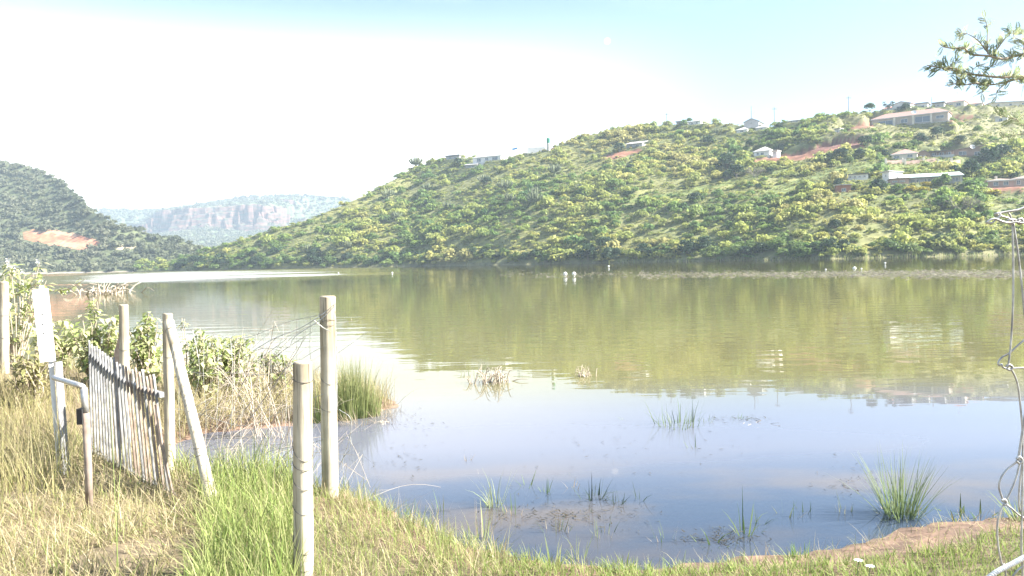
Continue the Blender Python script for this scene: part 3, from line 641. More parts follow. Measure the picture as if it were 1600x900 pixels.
pole(1456, 176, 152, 'thin mast left of the grey annex', False)
p = on_hill(857, 236); t = empty('water_tank', p, 'dark green upright water tank on bare red soil on the skyline', 'tank')
q = (236 - 219) * p.y / F
MB().tube([(0,0,0),(0,0,q*.62),(0,0,q*.7)], [.9,.9,.8], 14).build('stand', M['concrete'], t); MB().tube([(0,0,q*.705),(0,0,q*1.1),(0,0,q*1.2)], [.85,.85,.4], 14).build('tank_body', M['green'], t)
p = on_hill(803, 240); t = empty('signpost', p, 'small leaning blue sign on the skyline left of the green tank', 'sign')
MB().tube([(0,0,-.5),(.2,0,3.6)], .12, 6).build('post', M['bark'], t); MB().box((-.2,-.25,3.0),(2.6,-.14,3.9), Matrix.Rotation(-.2, 4, 'Y')).build('board', M['blue'], t)
p = on_hill(838, 238); t = empty('dwelling_wall', p, 'small pale ruin on red soil beside the green tank', 'ruin')
MB().box((-4.5,0,-1),(4.5,.4,2.6)).build('wall', M['wwall'], t); MB().box((-4.5,.41,-1),(-4.1,4,2.0)).build('side_wall', M['wwall'], t)

# ------------------------------------------------------------------ hillside vegetation
def lumpy_leaves(nl, lobes, size, flat=1.0, seed=0, inner=.25):
    g = np.random.default_rng(seed); P = []; Nn = []
    lw = np.array([l_[3] ** 2 for l_ in lobes]); lw = lw / lw.sum()
    idx = g.choice(len(lobes), nl, p=lw)
    for i in idx:
        cx, cy_, cz, r = lobes[i]; d = g.normal(size=3); d /= np.linalg.norm(d); 
        if d[2] < -.35: d[2] *= -1
        rr = r * (g.uniform(.35, .9) if g.random() < inner else g.uniform(.86, 1.12))
        P.append((cx + d[0] * rr, cy_ + d[1] * rr, cz + d[2] * rr * flat)); Nn.append(d + g.normal(size=3) * .55)
    P = np.array(P); Nn = np.array(Nn); Nn /= np.linalg.norm(Nn, axis=1)[:, None]
    t = np.cross(Nn, g.normal(size=(nl, 3))); t /= np.linalg.norm(t, axis=1)[:, None]; b_ = np.cross(Nn, t)
    s = size * g.uniform(.6, 1.35, (nl, 1)); s2 = s * g.uniform(.5, .95, (nl, 1))
    v = np.stack([P - t * s, P - b_ * s2 + Nn * s * .15, P + t * s, P + b_ * s2 + Nn * s * .15], 1).reshape(-1, 3)
    return v, np.arange(nl * 4).reshape(-1, 4)
def rand_lobes(k, R0, h, seed, r=(.35, .6)):
    g = np.random.default_rng(seed); L_ = []
    for i in range(k):
        a = g.uniform(0, 6.28); q = math.sqrt(g.uniform(0, 1)) * R0; rr = g.uniform(*r)
        L_.append((q * math.cos(a), q * math.sin(a), h * g.uniform(.35, 1) * (1 - .45 * (q / max(R0, .01)) ** 2), rr))
    return L_
protos = bpy.data.collections.new('bush_kinds')
def proto(name, v, f, m, col=protos):
    o = bpy.data.objects.new(name, fast_mesh(name, v, f)); o.data.materials.append(m); col.objects.link(o); return o
BUSH = []
for i in range(5):
    v, f = lumpy_leaves(210, rand_lobes(6 + i % 3, .7, .75, 100 + i), .15, .8, 200 + i)
    BUSH.append(proto('bush_%d' % i, v, f, M['bush']))
for i in range(2):
    v, f = lumpy_leaves(240, rand_lobes(9, .95, .85, 140 + i, (.28, .42)), .14, .45, 240 + i)       # flat-topped thorn
    BUSH.append(proto('flat_bush_%d' % i, v, f, M['bush']))
def euphorbia_mesh(seed, arms=26):
    g = random.Random(seed); mb = MB(); mb.tube([(0,0,-.2),(0,0,.45)], [.1,.09], 6)
    for i in range(arms):
        a = g.uniform(0, 6.28); q = g.uniform(.15, .62); z0 = g.uniform(.35, .6); top = 1.35 - q * .7 + g.uniform(-.1, .1)
        x, y = math.cos(a), math.sin(a)
        mb.tube([(x*.06,y*.06,z0),(x*q*.8,y*q*.8,z0+.12),(x*q,y*q,z0+.35),(x*q*1.05,y*q*1.05,top)], [.045,.055,.055,.02], 5)
    return mb
eb = euphorbia_mesh(5); e_me = bpy.data.meshes.new('euphorbia_arms'); e_me.from_pydata(eb.v, [], eb.f); e_me.materials.append(M['euph'])
FAR = bpy.data.collections.new('far_tree_kinds')
for i in range(3):
    v, f = lumpy_leaves(70, rand_lobes(5, .6, .7, 160 + i), .24, .75, 260 + i); proto('far_tree_%d' % i, v, f, M['farbush'], FAR)

def scatter(name, P, S, coll, label, cat):
    """one object of instanced bushes"""
    me = bpy.data.meshes.new(name); P = np.asarray(P, np.float32); me.vertices.add(len(P)); me.vertices.foreach_set('co', P.ravel())
    a = me.attributes.new('size', 'FLOAT_VECTOR', 'POINT'); a.data.foreach_set('vector', np.asarray(S, np.float32).ravel())
    o = link(name, me); tag(o, label, cat, kind='stuff')
    ng = bpy.data.node_groups.new(name, 'GeometryNodeTree')
    ng.interface.new_socket('Geometry', in_out='INPUT', socket_type='NodeSocketGeometry'); ng.interface.new_socket('Geometry', in_out='OUTPUT', socket_type='NodeSocketGeometry')
    n = ng.nodes; l = ng.links; gi = n.new('NodeGroupInput'); go = n.new('NodeGroupOutput'); ip = n.new('GeometryNodeInstanceOnPoints')
    ci = n.new('GeometryNodeCollectionInfo'); ci.inputs[0].default_value = coll; ci.inputs[1].default_value = True; ci.inputs[2].default_value = True
    na = n.new('GeometryNodeInputNamedAttribute'); na.data_type = 'FLOAT_VECTOR'; na.inputs[0].default_value = 'size'
    rv = n.new('FunctionNodeRandomValue'); rv.data_type = 'FLOAT_VECTOR'; rv.inputs[0].default_value = (-.12, -.12, 0); rv.inputs[1].default_value = (.12, .12, 6.283)
    l.new(gi.outputs[0], ip.inputs['Points']); l.new(ci.outputs[0], ip.inputs['Instance']); ip.inputs['Pick Instance'].default_value = True
    l.new(na.outputs[0], ip.inputs['Scale']); l.new(rv.outputs[0], ip.inputs['Rotation']); l.new(ip.outputs[0], go.inputs[0])
    md = o.modifiers.new('bushes', 'NODES'); md.node_group = ng
    return o

def blocked(x, y, pad=1.0):
    """True on house platforms and just in front of them"""
    bad = np.zeros(x.shape, bool)
    for p, wl, D, h in HINFO:
        yaw = R(h[9]); c, s = math.cos(yaw), math.sin(yaw); dx, dy = x - p.x, y - p.y
        lx = dx * c + dy * s; ly = -dx * s + dy * c
        bad |= (np.abs(lx) < wl / 2 + 1.2 * pad) & (ly > -9.0 * pad) & (ly < D + .5)
    return bad
def sample_hill(fz, u0_, u1_, y0, y1, step, g):
    X0 = np.arange(u0_ * y1, u1_ * y1, step); Y0 = np.arange(y0, y1, step); A, B = np.meshgrid(X0, Y0)
    A = A + g.uniform(-.5, .5, A.shape) * step; B = B + g.uniform(-.5, .5, B.shape) * step
    A = A.ravel(); B = B.ravel(); k = (A / B > u0_) & (A / B < u1_); return A[k], B[k]
g = np.random.default_rng(11)
bx, by = sample_hill(hill_z, -.47, .72, 195, 600, 2.5, g); bu = bx / by
_, bt = hill_raw(bu, by); k = (bt > .004) & (bt < 1.04); bx, by, bu, bt = bx[k], by[k], bu[k], bt[k]
bz = hill_z(bu, by); qx, qy = to_pix(np.stack([bx, by, bz], -1))
dens = .86 + 2.2 * fbm(bx / 22, by / 22, 91, 3); big = np.ones(bx.shape)
for p in DRY: kk = in_poly(qx, qy, p); dens[kk] -= .38; big[kk] *= .72
for p in FIELD: kk = in_poly(qx, qy, p); dens[kk] = .07; big[kk] *= .4
for p in SOIL: kk = in_poly(qx, qy, p); dens[kk] = .04; big[kk] *= .5
dens[bt < .05] = 1.0
front_zone = blocked(bx, by) & ~blocked(bx, by, .25)
keep = (g.uniform(size=bx.shape) < dens) & ~blocked(bx, by, .25)
bx, by, bz, bt, qx, qy, big, bu, front_zone = [a[keep] for a in (bx, by, bz, bt, qx, qy, big, bu, front_zone)]
S = g.lognormal(0, .5, bx.shape) * 1.3 * big * (.55 + 1.5 * np.clip(fbm(bx / 34, by / 34, 95, 3) + .3, 0, 1)); S = np.clip(S, .4, 3.8); S[front_zone] = np.minimum(S[front_zone], .75); hs_ = (bt > .86) & (qx > 1365); S[hs_] = np.minimum(S[hs_], .8); S[bt > .96] = np.minimum(S[bt > .96], 2.3)
sv = np.stack([S, S, S * g.uniform(.8, 1.25, S.shape)], -1)
scatter('hillside_scrub', np.stack([bx, by, bz - .15], -1), sv, protos, 'dense green and olive scrub covering the hillside across the lake', 'scrub')
# grass tufts on the open slopes
v, f = lumpy_leaves(50, rand_lobes(5, .9, .3, 177, (.2, .4)), .16, .7, 277); TUFT = bpy.data.collections.new('tuft_kinds'); M['tuft'] = leaf_mat('slope_grass_tufts', [(.12,.16,.045), (.19,.21,.06), (.24,.235,.085), (.17,.20,.06), (.26,.235,.10)], gain=1.15, trans=.45)
proto('tuft', v, f, M['tuft'], TUFT)
tx, ty = sample_hill(hill_z, -.42, .70, 200, 520, 1.8, g); tu = tx / ty; _, tt = hill_raw(tu, ty); k = (tt > .05) & (tt < 1.03); tx, ty, tu = tx[k], ty[k], tu[k]
tz = hill_z(tu, ty); ax_, ay_ = to_pix(np.stack([tx, ty, tz], -1)); ok = np.zeros(tx.shape, bool)
for p in DRY: ok |= in_poly(ax_, ay_, p)
for p in FIELD: ok |= in_poly(ax_, ay_, p) & (g.uniform(size=tx.shape) < .25)
ok |= (g.uniform(size=tx.shape) < .75) | blocked(tx, ty)
for p in SOIL: ok &= ~in_poly(ax_, ay_, p)
ok &= ~blocked(tx, ty, .15); tx, ty, tz = tx[ok], ty[ok], tz[ok]; ss = g.lognormal(-.05, .32, tx.shape)
scatter('slope_grass', np.stack([tx, ty, tz], -1), np.stack([ss, ss, ss * .8], -1), TUFT, 'low yellow-green grass tufts and weeds covering the slope between bushes', 'grass')
# left hill
bx, by = sample_hill(left_z, -.95, -.2, 425, 900, 3.7, g); bu = bx / by; e_ = np.interp(bu, l_u, l_e); d1 = np.maximum(.46 * LD0 / (.46 - e_), LD0 + 60); bt = (by - LD0) / (d1 - LD0)
k = (bt > .01) & (bt < 1.05); bx, by, bu, bt = bx[k], by[k], bu[k], bt[k]; bz = left_z(bu, by); qx, qy = to_pix(np.stack([bx, by, bz], -1))
k = ~(in_poly(qx, qy, [(x, y + 1) for x, y in SCAR])) & (g.uniform(size=bx.shape) < .9); bx, by, bz = bx[k], by[k], bz[k]
ss = g.lognormal(.85, .3, bx.shape); ss = np.clip(ss, 1, 4.5)
scatter('left_hill_scrub', np.stack([bx, by, bz - .2], -1), np.stack([ss, ss, ss * .95], -1), FAR, 'grey-green bush covering the hill on the left', 'scrub')
# far hill
bx, by = sample_hill(far_z, -.62, -.08, 1000, 1760, 8.0, g); bu = bx / by; bz = far_z(bu, by); sl = np.abs(far_z(bu, by + 3) - far_z(bu, by - 3)) / 6
k = (g.uniform(size=bx.shape) < .8) & (sl < .8); bx, by, bz = bx[k], by[k], bz[k]; ss = np.clip(g.lognormal(1.4, .3, bx.shape), 2, 8)
scatter('far_hill_woodland', np.stack([bx, by, bz - .5], -1), np.stack([ss, ss, ss * .9], -1), FAR, 'distant woodland above and below the reddish cliffs', 'woodland')

# individual trees: a few kinds, then copies that share their meshes
def trunk_mesh(h, r, limbs, spread, seed):
    q = random.Random(seed); mb = MB(); mb.tube([(0,0,-.4),(q.uniform(-.05,.05)*h,0,h*.3),(q.uniform(-.08,.08)*h,.03*h,h*.6)], [r*1.3, r, r*.7], 7)
    for i in range(limbs):
        a = 6.28 * i / limbs + q.uniform(-.4,.4); z = h * q.uniform(.3,.58)
        mb.tube([(0,0,z),(math.cos(a)*spread*.4,math.sin(a)*spread*.4,z+h*.15),(math.cos(a)*spread*.75,math.sin(a)*spread*.75,z+h*.32)], [r*.55,r*.4,r*.15], 5)
    return mb
KIND = {}
def tree_kind(name, crown_mat, nl, lobes, size, flat, seed, h=.8, r=.06, spread=.8, bark='bark'):
    v, f = lumpy_leaves(nl, lobes, size, flat, seed); c = fast_mesh(name + '_crown', v, f); c.materials.append(M[crown_mat])
    tb = trunk_mesh(h, r, 6, spread, seed); t = bpy.data.meshes.new(name + '_trunk'); t.from_pydata(tb.v, [], tb.f); t.materials.append(M[bark]); KIND[name] = (c, t)
for i in range(3): tree_kind('round%d' % i, 'tree', 620, rand_lobes(11, .75, 1.05, 300 + i, (.3, .5)), .105, .85, 310 + i)
for i in range(2): tree_kind('dark%d' % i, 'darktree', 700, rand_lobes(12, .62, 1.5, 320 + i, (.3, .48)), .10, .95, 330 + i, 1.1)
tree_kind('flat', 'bush', 560, rand_lobes(13, .95, .95, 340, (.26, .4)), .10, .5, 350, .8)
tree_kind('ball', 'tree', 620, [(0,0,.95,.62),(.3,.1,.85,.45),(-.3,0,.9,.45),(0,.3,1.1,.42),(.1,-.3,1.1,.4)], .09, .85, 360, .8, .05, .4)
tree_kind('yellow', 'yellow', 420, rand_lobes(8, .65, .8, 370, (.3, .45)), .11, .8, 380)
tree_kind('sparse', 'darktree', 260, rand_lobes(9, .85, 1.5, 390, (.2, .34)), .085, .8, 395, 1.2, .045, .85)
# leafless grey tree: fine twigs
def bare_mesh(seed):
    q = random.Random(seed); mb = MB()
    def rec(p, d, ln, r, k):
        e = p + d * ln; mb.tube([p, p + d * ln * .5 + Vector((q.uniform(-.03,.03),q.uniform(-.03,.03),0)), e], [r, r*.8, r*.6], 4, False)
        if k == 0: return
        for _ in range(3 if k > 1 else 4):
            nd_ = (d + Vector((q.gauss(0,.5), q.gauss(0,.5), q.gauss(.12,.25)))).normalized(); rec(e, nd_, ln * q.uniform(.6,.85), r * .6, k - 1)
    for i in range(9):
        a = 6.28 * i / 9; rec(Vector((0,0,-.1)), Vector((math.cos(a)*.75, math.sin(a)*.75, q.uniform(.5,1.1))).normalized(), .42, .028, 3)
    return mb
def place_tree(kind, px, py, width_px, label, group=None, cat='tree', name='tree', zs=1.0, p=None, sink=.1):
    p = p or on_hill(px, py); s = width_px * .5 * p.y / F / 1.05
    t = empty(name, (p.x, p.y, p.z - sink), label, cat, group, random.uniform(0, 6.28)); t.scale = (s, s, s * zs)
    c, tr_ = KIND[kind]; link('crown', c, None, t); link('trunk', tr_, None, t); return t
SP = [('ball',1328,259,17,'small round tree with its shadow on the green garden field',1.15),('ball',1359,177,24,'round dense tree on the skyline left of the white gabled house',.9),('sparse',1388,172,24,'thin open-crowned tree behind the white gabled skyline house',1.0),
 ('ball',1077,191,15,'round tree on the skyline beside the bright white house',.95),('dark1',1136,268,44,'tall dark green tree left of the pyramid-roofed hut',.85),('dark0',1150,279,34,'bushy dark tree just below the pyramid-roofed hut',.8),('dark0',1135,282,24,'lower dark tree under the tall tree by the hut',.8),
 ('dark0',1519,280,40,'large dark tree hiding the right end of the metal-roofed house',.95),('dark1',1545,258,38,'large dark tree right of the brown dish house',.95),('dark0',1567,250,34,'dark tree near the right edge above the brown walled house',.9),('ball',1528,212,20,'lone round tree on the dry upper slope',1.1),
 ('dark1',1438,222,24,'dark tree below the middle of the long tan house',.8),('dark0',1465,218,30,'dark bushy tree below the right end of the long tan house',.8),('round0',1340,297,24,'green bush in front of the low white building',.9),('dark0',1372,302,34,'dark round tree in front of the bright white block',.8),
 ('yellow',1446,292,22,'yellow-leaved shrub in front of the metal-roofed house, right one',.9),('yellow',1424,301,30,'yellow-green shrub below the verandah of the metal-roofed house, left one',.8),('yellow',1442,300,28,'broad yellow shrub between two yellow shrubs',.7),('yellow',1497,242,8,'little yellow shrub before the brown dish house',1),('yellow',1484,244,8,'little yellow shrub at the verandah corner',1),
 ('yellow',1555,305,40,'low yellow hedge below the brown walled house',.5),('round1',1472,290,30,'leafy green tree before the right half of the metal roof',1),('round2',1448,260,14,'round shrub on the garden terrace',.8),('dark1',1290,256,34,'dark trees under the red soil cut, left one',.6),('dark0',1315,250,34,'dark trees under the red soil cut, right one',.65),
 ('round1',1575,262,26,'green tree at the right edge beside the large dark tree',.9),('dark0',1216,206,24,'dark tree on the slope behind the pyramid-roofed hut',.6),('dark1',1105,226,30,'dark spreading tree high on the middle slope',.6),('dark0',1345,247,26,'dark bush left of the hipped cream house',.7),('dark0',945,395,36,'dark round tree near the water in the middle of the far shore',.85),
 ('dark1',1085,316,34,'dark thicket tree below the fence line in the middle slope',.6),('dark0',760,292,24,'dark tree among pale euphorbias on the left shoulder',.8),('flat',540,385,50,'broad flat-topped tree low on the left spur',.9),('dark1',1415,172,16,'dark tree beside the white gabled skyline house',.8),('dark0',1452,180,18,'dark tree behind the right half of the long tan house',.8),('dark0',1352,230,30,'dark tree right of the red soil cut',.7),('dark1',1382,246,20,'dark tree left of the hipped cream house',.8),('round0',1405,232,22,'green tree behind the hipped cream house',.8),('dark0',1585,285,24,'dark tree between the brown houses at the right edge',.9),('dark1',1310,292,22,'dark tree by the red brick terrace',.8),('round2',1400,300,26,'green tree below the pink outbuilding',.8),('dark0',1490,275,26,'dark tree on the roof line of the metal-roofed house',.8),('dark1',1218,240,22,'dark tree right of the pyramid-roofed hut',.7),('dark0',1500,226,24,'dark tree above the brown dish house',.7),('round1',1430,228,24,'green tree above the brown shed',.7),('dark0',1172,232,20,'dark tree behind the pyramid-roofed hut on its left',.8),('dark0',716,262,22,'dark tree left of the grey flat-roofed shed',.8),('round1',795,258,26,'green tree right of the white bungalow',.7),('dark0',968,238,22,'dark tree left of the open shed',.8),('dark0',1080,262,18,'dark bush beside the tiny white shack',.8)]
for k_, x, y, w_, lab, zs in SP: place_tree(k_, x, y, w_, lab, zs=zs)
bm_ = bare_mesh(3); bme = bpy.data.meshes.new('bare_twigs'); bme.from_pydata(bm_.v, [], bm_.f); bme.materials.append(M['barebush'])
def bare(px, py, wpx, label):
    p = on_hill(px, py); s = wpx * .5 * p.y / F / 1.0; t = empty('bare_tree', p, label, 'tree'); t.scale = (s, s, s * .75); link('branches', bme, None, t)
bare(1502, 334, 80, 'large leafless grey tree below the brown walled house'); bare(1180, 276, 44, 'pinkish leafless tree below the pyramid-roofed hut'); bare(1370, 292, 16, 'small leafless tree by the bright white block'); bare(1572, 285, 26, 'pale leafless tree near the right edge by the brown walls')
EL = [(836,309,22),(789,300,26),(797,318,22),(756,290,24),(867,276,26),(606,312,22),(650,263,24),(835,322,30),(540,392,22),(700,330,20),(668,300,18),(905,300,18),(1120,212,16),(620,345,20),(480,395,18),(1322,298,16)]; EL.sort(); EO = ['first','second','third','fourth','fifth','sixth','seventh','eighth','ninth','tenth','eleventh','twelfth','thirteenth','fourteenth','fifteenth','sixteenth']
for i, (x, y, w_) in enumerate(EL):
    p = on_hill(x, y); s = w_ * .5 * p.y / F / .65; t = empty('euphorbia_tree', p, 'pale candelabra euphorbia in the hillside scrub, %s from the left' % EO[i], 'tree', 'candelabra euphorbias on the hillside', i); t.scale = (s, s, s * .8); link('stems', e_me, None, t)
# the belt of trees along the far shore and larger bushes up the slope
q = random.Random(21); cnt = 0
MARKS = [(420, 'the spur tip'), (640, 'the left spur'), (800, 'the white bungalow'), (900, 'the green tank'), (1020, 'the open shed'), (1130, 'the tiny white shack'), (1250, 'the pyramid-roofed hut'), (1360, 'the low white building'), (1450, 'the metal-roofed house'), (1540, 'the leafless grey tree'), (9999, 'the brown walled house')]
ORD = ['first', 'second', 'third', 'fourth', 'fifth', 'sixth', 'seventh', 'eighth', 'ninth', 'tenth', 'eleventh', 'twelfth', 'thirteenth', 'fourteenth', 'fifteenth', 'sixteenth', 'seventeenth', 'eighteenth', 'nineteenth', 'twentieth']
LOOK = {'round0': 'green', 'round1': 'green', 'round2': 'green', 'flat': 'olive flat-topped', 'dark0': 'dark green', 'dark1': 'dark green'}
def mark(x): return next(m_ for lim, m_ in MARKS if x < lim)
def relabel(rows, fmt):
    seen = {}
    for x, kd, t_ in sorted(rows, key=lambda r_: r_[0]):
        ky = (LOOK[kd], mark(x)); seen[ky] = seen.get(ky, 0) + 1; t_['label'] = fmt % (ky[0], ky[1], ORD[min(19, seen[ky] - 1)])
belt = []; slope = []
for x in np.arange(262, 1625, 9.5):
    x = x + q.uniform(-4, 4); u = ue(x, horz(x))[0]; d0 = float(np.interp(u, s_u, s_d)); Y = d0 + q.uniform(1.2, 7); p = Vector((u * Y, Y, float(hill_z(np.array([u]), np.array([Y]))[0])))
    wpx = q.uniform(18, 34) * (1.2 if x > 900 else .85); kd = q.choice(['round0','round1','round2','flat','dark0','dark1','round1'])
    t_ = place_tree(kd, 0, 0, wpx, 'bushy tree in the belt along the far waterline', 'trees along the far waterline', p=p, zs=q.uniform(.65, .95), sink=.5); belt.append((x, kd, t_))
for i in range(130):
    x = q.uniform(330, 1600); yr = float(np.interp(ue(x, 300)[0], r_u, r_e)); ytop = horz(x) - yr * F; y = q.uniform(ytop + 25, horz(x) - 12)
    p = on_hill(x, y)
    if blocked(np.array([p.x]), np.array([p.y]), 1.6)[0] or any(in_poly(np.array([x]), np.array([y + 1]), pl)[0] for pl in SOIL + FIELD): continue
    kd = q.choice(['round0','round1','round2','flat','dark0','flat']); t_ = place_tree(kd, x, y, q.uniform(12, 26), 'rounded bush rising out of the hillside scrub', 'larger bushes on the hillside', p=p, zs=q.uniform(.6, .9), name='bush', cat='bush', sink=.3); slope.append((x, kd, t_))
relabel(belt, '%s tree on the far waterline below %s, %s from left')
relabel(slope, '%s bush on the slope near %s, %s from left')
# ------------------------------------------------------------------ grass and plants near the camera
def blades(P, H, W, az, lean, curl, col, tipcol=None, segs=3):
    """tapered grass blades as one strip each; returns verts, quads, colours"""
    P = np.asarray(P, float); n_ = len(P); H = np.broadcast_to(H, n_).astype(float); W = np.broadcast_to(W, n_).astype(float)
    d = np.stack([np.cos(az), np.sin(az), np.zeros(n_)], -1); fa = az + np.pi / 2 + rng.uniform(-.9, .9, n_); sd = np.stack([np.cos(fa), np.sin(fa), np.zeros(n_)], -1)
    rows = []; cols = []; p = P.copy(); ang = lean.copy()
    for i in range(segs + 1):
        t = i / segs; w_ = (W * (1 - t ** 1.6 * .93) * (.75 + .25 * min(1, t * 4)))[:, None] * .5
        rows.append(np.stack([p - sd * w_, p + sd * w_], 1)); c = col if tipcol is None else col * (1 - t) + tipcol * t; cols.append(np.stack([c, c], 1))
        st = (H / segs)[:, None]; p = p + (d * np.sin(ang)[:, None] + np.array([0, 0, 1.]) * np.cos(ang)[:, None]) * st; ang = ang + curl / segs
    v = np.stack(rows, 1).reshape(n_, -1, 3); c = np.stack(cols, 1).reshape(n_, -1, 3); k = (segs + 1) * 2
    f = np.array([[2*i, 2*i+1, 2*i+3, 2*i+2] for i in range(segs)]); F_ = (np.arange(n_)[:, None, None] * k + f[None]).reshape(-1, 4)
    return v.reshape(-1, 3), F_, c.reshape(-1, 3)
def pick(cols, n_):
    cols = np.array(cols); a = cols[rng.integers(0, len(cols), n_)]; b_ = cols[rng.integers(0, len(cols), n_)]; t = rng.uniform(0, 1, (n_, 1)); return a * t + b_ * (1 - t)
GREEN = [(.13,.22,.05), (.20,.29,.07), (.27,.33,.11)]; LIGHT = [(.27,.33,.10), (.36,.38,.15), (.22,.31,.08), (.42,.38,.21)]; STRAW = [(.46,.38,.24), (.36,.29,.17), (.52,.45,.31), (.33,.32,.14)]; TALL = [(.30,.32,.11), (.40,.37,.17), (.46,.38,.22), (.24,.28,.09)]; LAWN = [(.17,.25,.06), (.25,.32,.09), (.31,.33,.13)]
DEAD_ = [(.22,.15,.09), (.14,.10,.06)]
NB = 330000
X = rng.uniform(-5.6, 3.7, NB); Y = rng.uniform(2.9, 11.5, NB); k = (np.abs(X) < Y * .64 + .9); X, Y = X[k], Y[k]
sdl = land_sd(X, Y) + .25 * fbm(X * 2.2, Y * 2.2, 12); Z = ground_z(X, Y); k = (sdl > .03) & (Z > .0); X, Y, Z, sdl = X[k], Y[k], Z[k], sdl[k]
gpx, gpy = to_pix(np.stack([X, Y, Z], -1)); jit = 130 * fbm(X * 2.5, Y * 2.5, 14); gpx = gpx + jit; nb = len(X); rr = rng.uniform(size=nb); clump = fbm(X * 3.5, Y * 3.5, 15, 3)
def grow(name, sel, dens, h, w_, lean, curl, pal, label, tip=None, hn=.5):
    k = sel & (rr < dens); n_ = int(k.sum()); P = np.stack([X[k], Y[k], Z[k] - .01], -1); hh = rng.uniform(*h, n_) * (1 + hn * 2 * clump[k])
    v, f, c = blades(P, np.maximum(hh, .02), rng.uniform(*w_, n_), rng.uniform(0, 6.283, n_), np.abs(rng.normal(lean[0], lean[1], n_)), rng.normal(curl[0], curl[1], n_), pick(pal, n_), None if tip is None else pick(tip, n_))
    tag(link(name, fast_mesh(name, v, f, c), M['col']), label, 'grass', kind='stuff')
front = Y < 6.9
left = (gpx < 95) & (Y < 8) & (Y > 4.7 + .8 * fbm(X * 1.5, Y * 1.5, 18))
path = (gpx < 325) & front & ~left
greenz = (gpx >= 300) & (gpx < 470) & front & (gpy > 735)
lightz = (gpx >= 455) & (gpx < 800) & front
lawn = (gpx >= 770) & front
spit = ~front & (gpx > 60)
X_ = X
bare = sstep(.02, .12, fbm(X * 2.1, Y * 2.1, 16)) * (gpx > 170) * (gpx < 300) * (gpy > 770)
grow('tall_grass', left, .26, (.16, .46), (.003, .006), (.2, .16), (.6, .5), TALL, 'tall yellow-green grass at the left edge of the bank', STRAW)
grow('path_litter', path, .75 * (1 - .8 * bare), (.07, .22), (.003, .007), (.95, .4), (.6, .6), STRAW, 'trodden straw-coloured dry grass on the path by the gate')
grow('path_grass', path, .16 * (1 - .6 * bare), (.05, .16), (.003, .006), (.5, .3), (.6, .5), LIGHT, 'thin short green grass sprouting through the dry path')
grow('lush_grass', greenz, .66, (.10, .34), (.003, .008), (.22, .2), (.8, .6), GREEN + GREEN + LIGHT, 'lush bright green grass between the leaning post and the short post', LIGHT)
grow('bank_grass', lightz, .5, (.05, .17), (.002, .005), (.35, .25), (.8, .6), LIGHT, 'pale green bank grass right of the short post', None)
lw_ = lawn & (sdl > .12 + .24 * sstep(.9, 1.9, X) + .14 * fbm(X * 4, Y * 4, 19))
grow('bank_thatch', lightz | greenz, .34, (.06, .2), (.002, .006), (1.05, .35), (.5, .6), STRAW, 'matted dead grass under the green blades of the bank')
grow('lawn_grass', lw_, .98, (.04, .10), (.003, .006), (.5, .3), (.7, .5), LAWN, 'short green turf along the water at the bottom right')
grow('mud_edge_grass', lawn & (sdl <= .45), .30, (.04, .13), (.002, .005), (1.0, .4), (.5, .6), STRAW + STRAW + LIGHT + DEAD_, 'sparse dead grass on the mud edge at the bottom right')
grow('spit_grass', spit, .22 * (X > -3.4) + .10, (.12, .40), (.003, .007), (.3, .25), (.6, .6), STRAW + TALL, 'dry tan grass on the low spit behind the fence', STRAW)

def tuft(px, py, top, n_, spread, label, pal, name='reed_tuft', lean=(.12, .12), curl=(.3, .3), w_=(.005, .009), group=None, tip=None, minh=.4, cat='reeds', base=None):
    p = base or ground_at(px, py)
    if p.z < -.04: p = Vector((p.x, p.y, -.04))          # stems are shown from just under the surface
    zt = max(p.z, 0); h = (py - top) * p.y / F; r = spread * p.y / F
    a = rng.uniform(0, 6.283, n_); q = np.sqrt(rng.uniform(0, 1, n_)) * r; P = np.stack([q * np.cos(a), q * np.sin(a), np.zeros(n_) - .02], -1)
    hh = h * rng.uniform(minh, 1.05, n_) + (zt - p.z)
    v, f, c = blades(P, hh, rng.uniform(*w_, n_), a + rng.normal(0, .5, n_), np.abs(rng.normal(lean[0], lean[1], n_)), rng.normal(curl[0], curl[1], n_), pick(pal, n_), None if tip is None else pick(tip, n_), 4)
    t = empty(name, p, label, cat, group); o = link('leaves', fast_mesh(name, v, f, c), M['col'], t); o['kind'] = 'stuff'; return t
REED = [(.10,.16,.06), (.15,.21,.08), (.22,.26,.11)]; DARKREED = [(.035,.06,.03), (.06,.09,.04)]; DEAD = [(.40,.32,.22), (.30,.23,.15), (.5,.42,.31)]
# rush bed by the spit
for i, (x, y, top, sp, n_) in enumerate([(520,655,560,12,150),(543,655,545,16,260),(563,652,552,14,220),(583,650,585,10,120),(500,660,575,10,90)]):
    tuft(x, y, top, n_, sp, ['short rushes right behind the tall post','tallest rush clump right of the tall post','dense rush clump on the water side of the tallest rushes','thin outer rushes at the tip of the spit','rushes between the two round posts'][i], [(.20,.27,.09), (.28,.32,.13), (.16,.22,.08)], 'rush_clump', (.06, .06), (.18, .15), (.004, .008), cat='rushes', tip=[(.34,.33,.16), (.25,.28,.12)])
for i, (x, y, top, sp, n_) in enumerate([(600,652,612,16,70),(560,662,625,24,110),(620,645,618,10,36)]):
    tuft(x, y, top, n_, sp, ['dead brown stems at the foot of the outer rushes','dead straw under the rush clumps','sparse dead stems leaning over water beyond the spit'][i], DEAD, 'dead_reed_tuft', (.5, .3), (.6, .6), (.003, .005), cat='dead reeds')
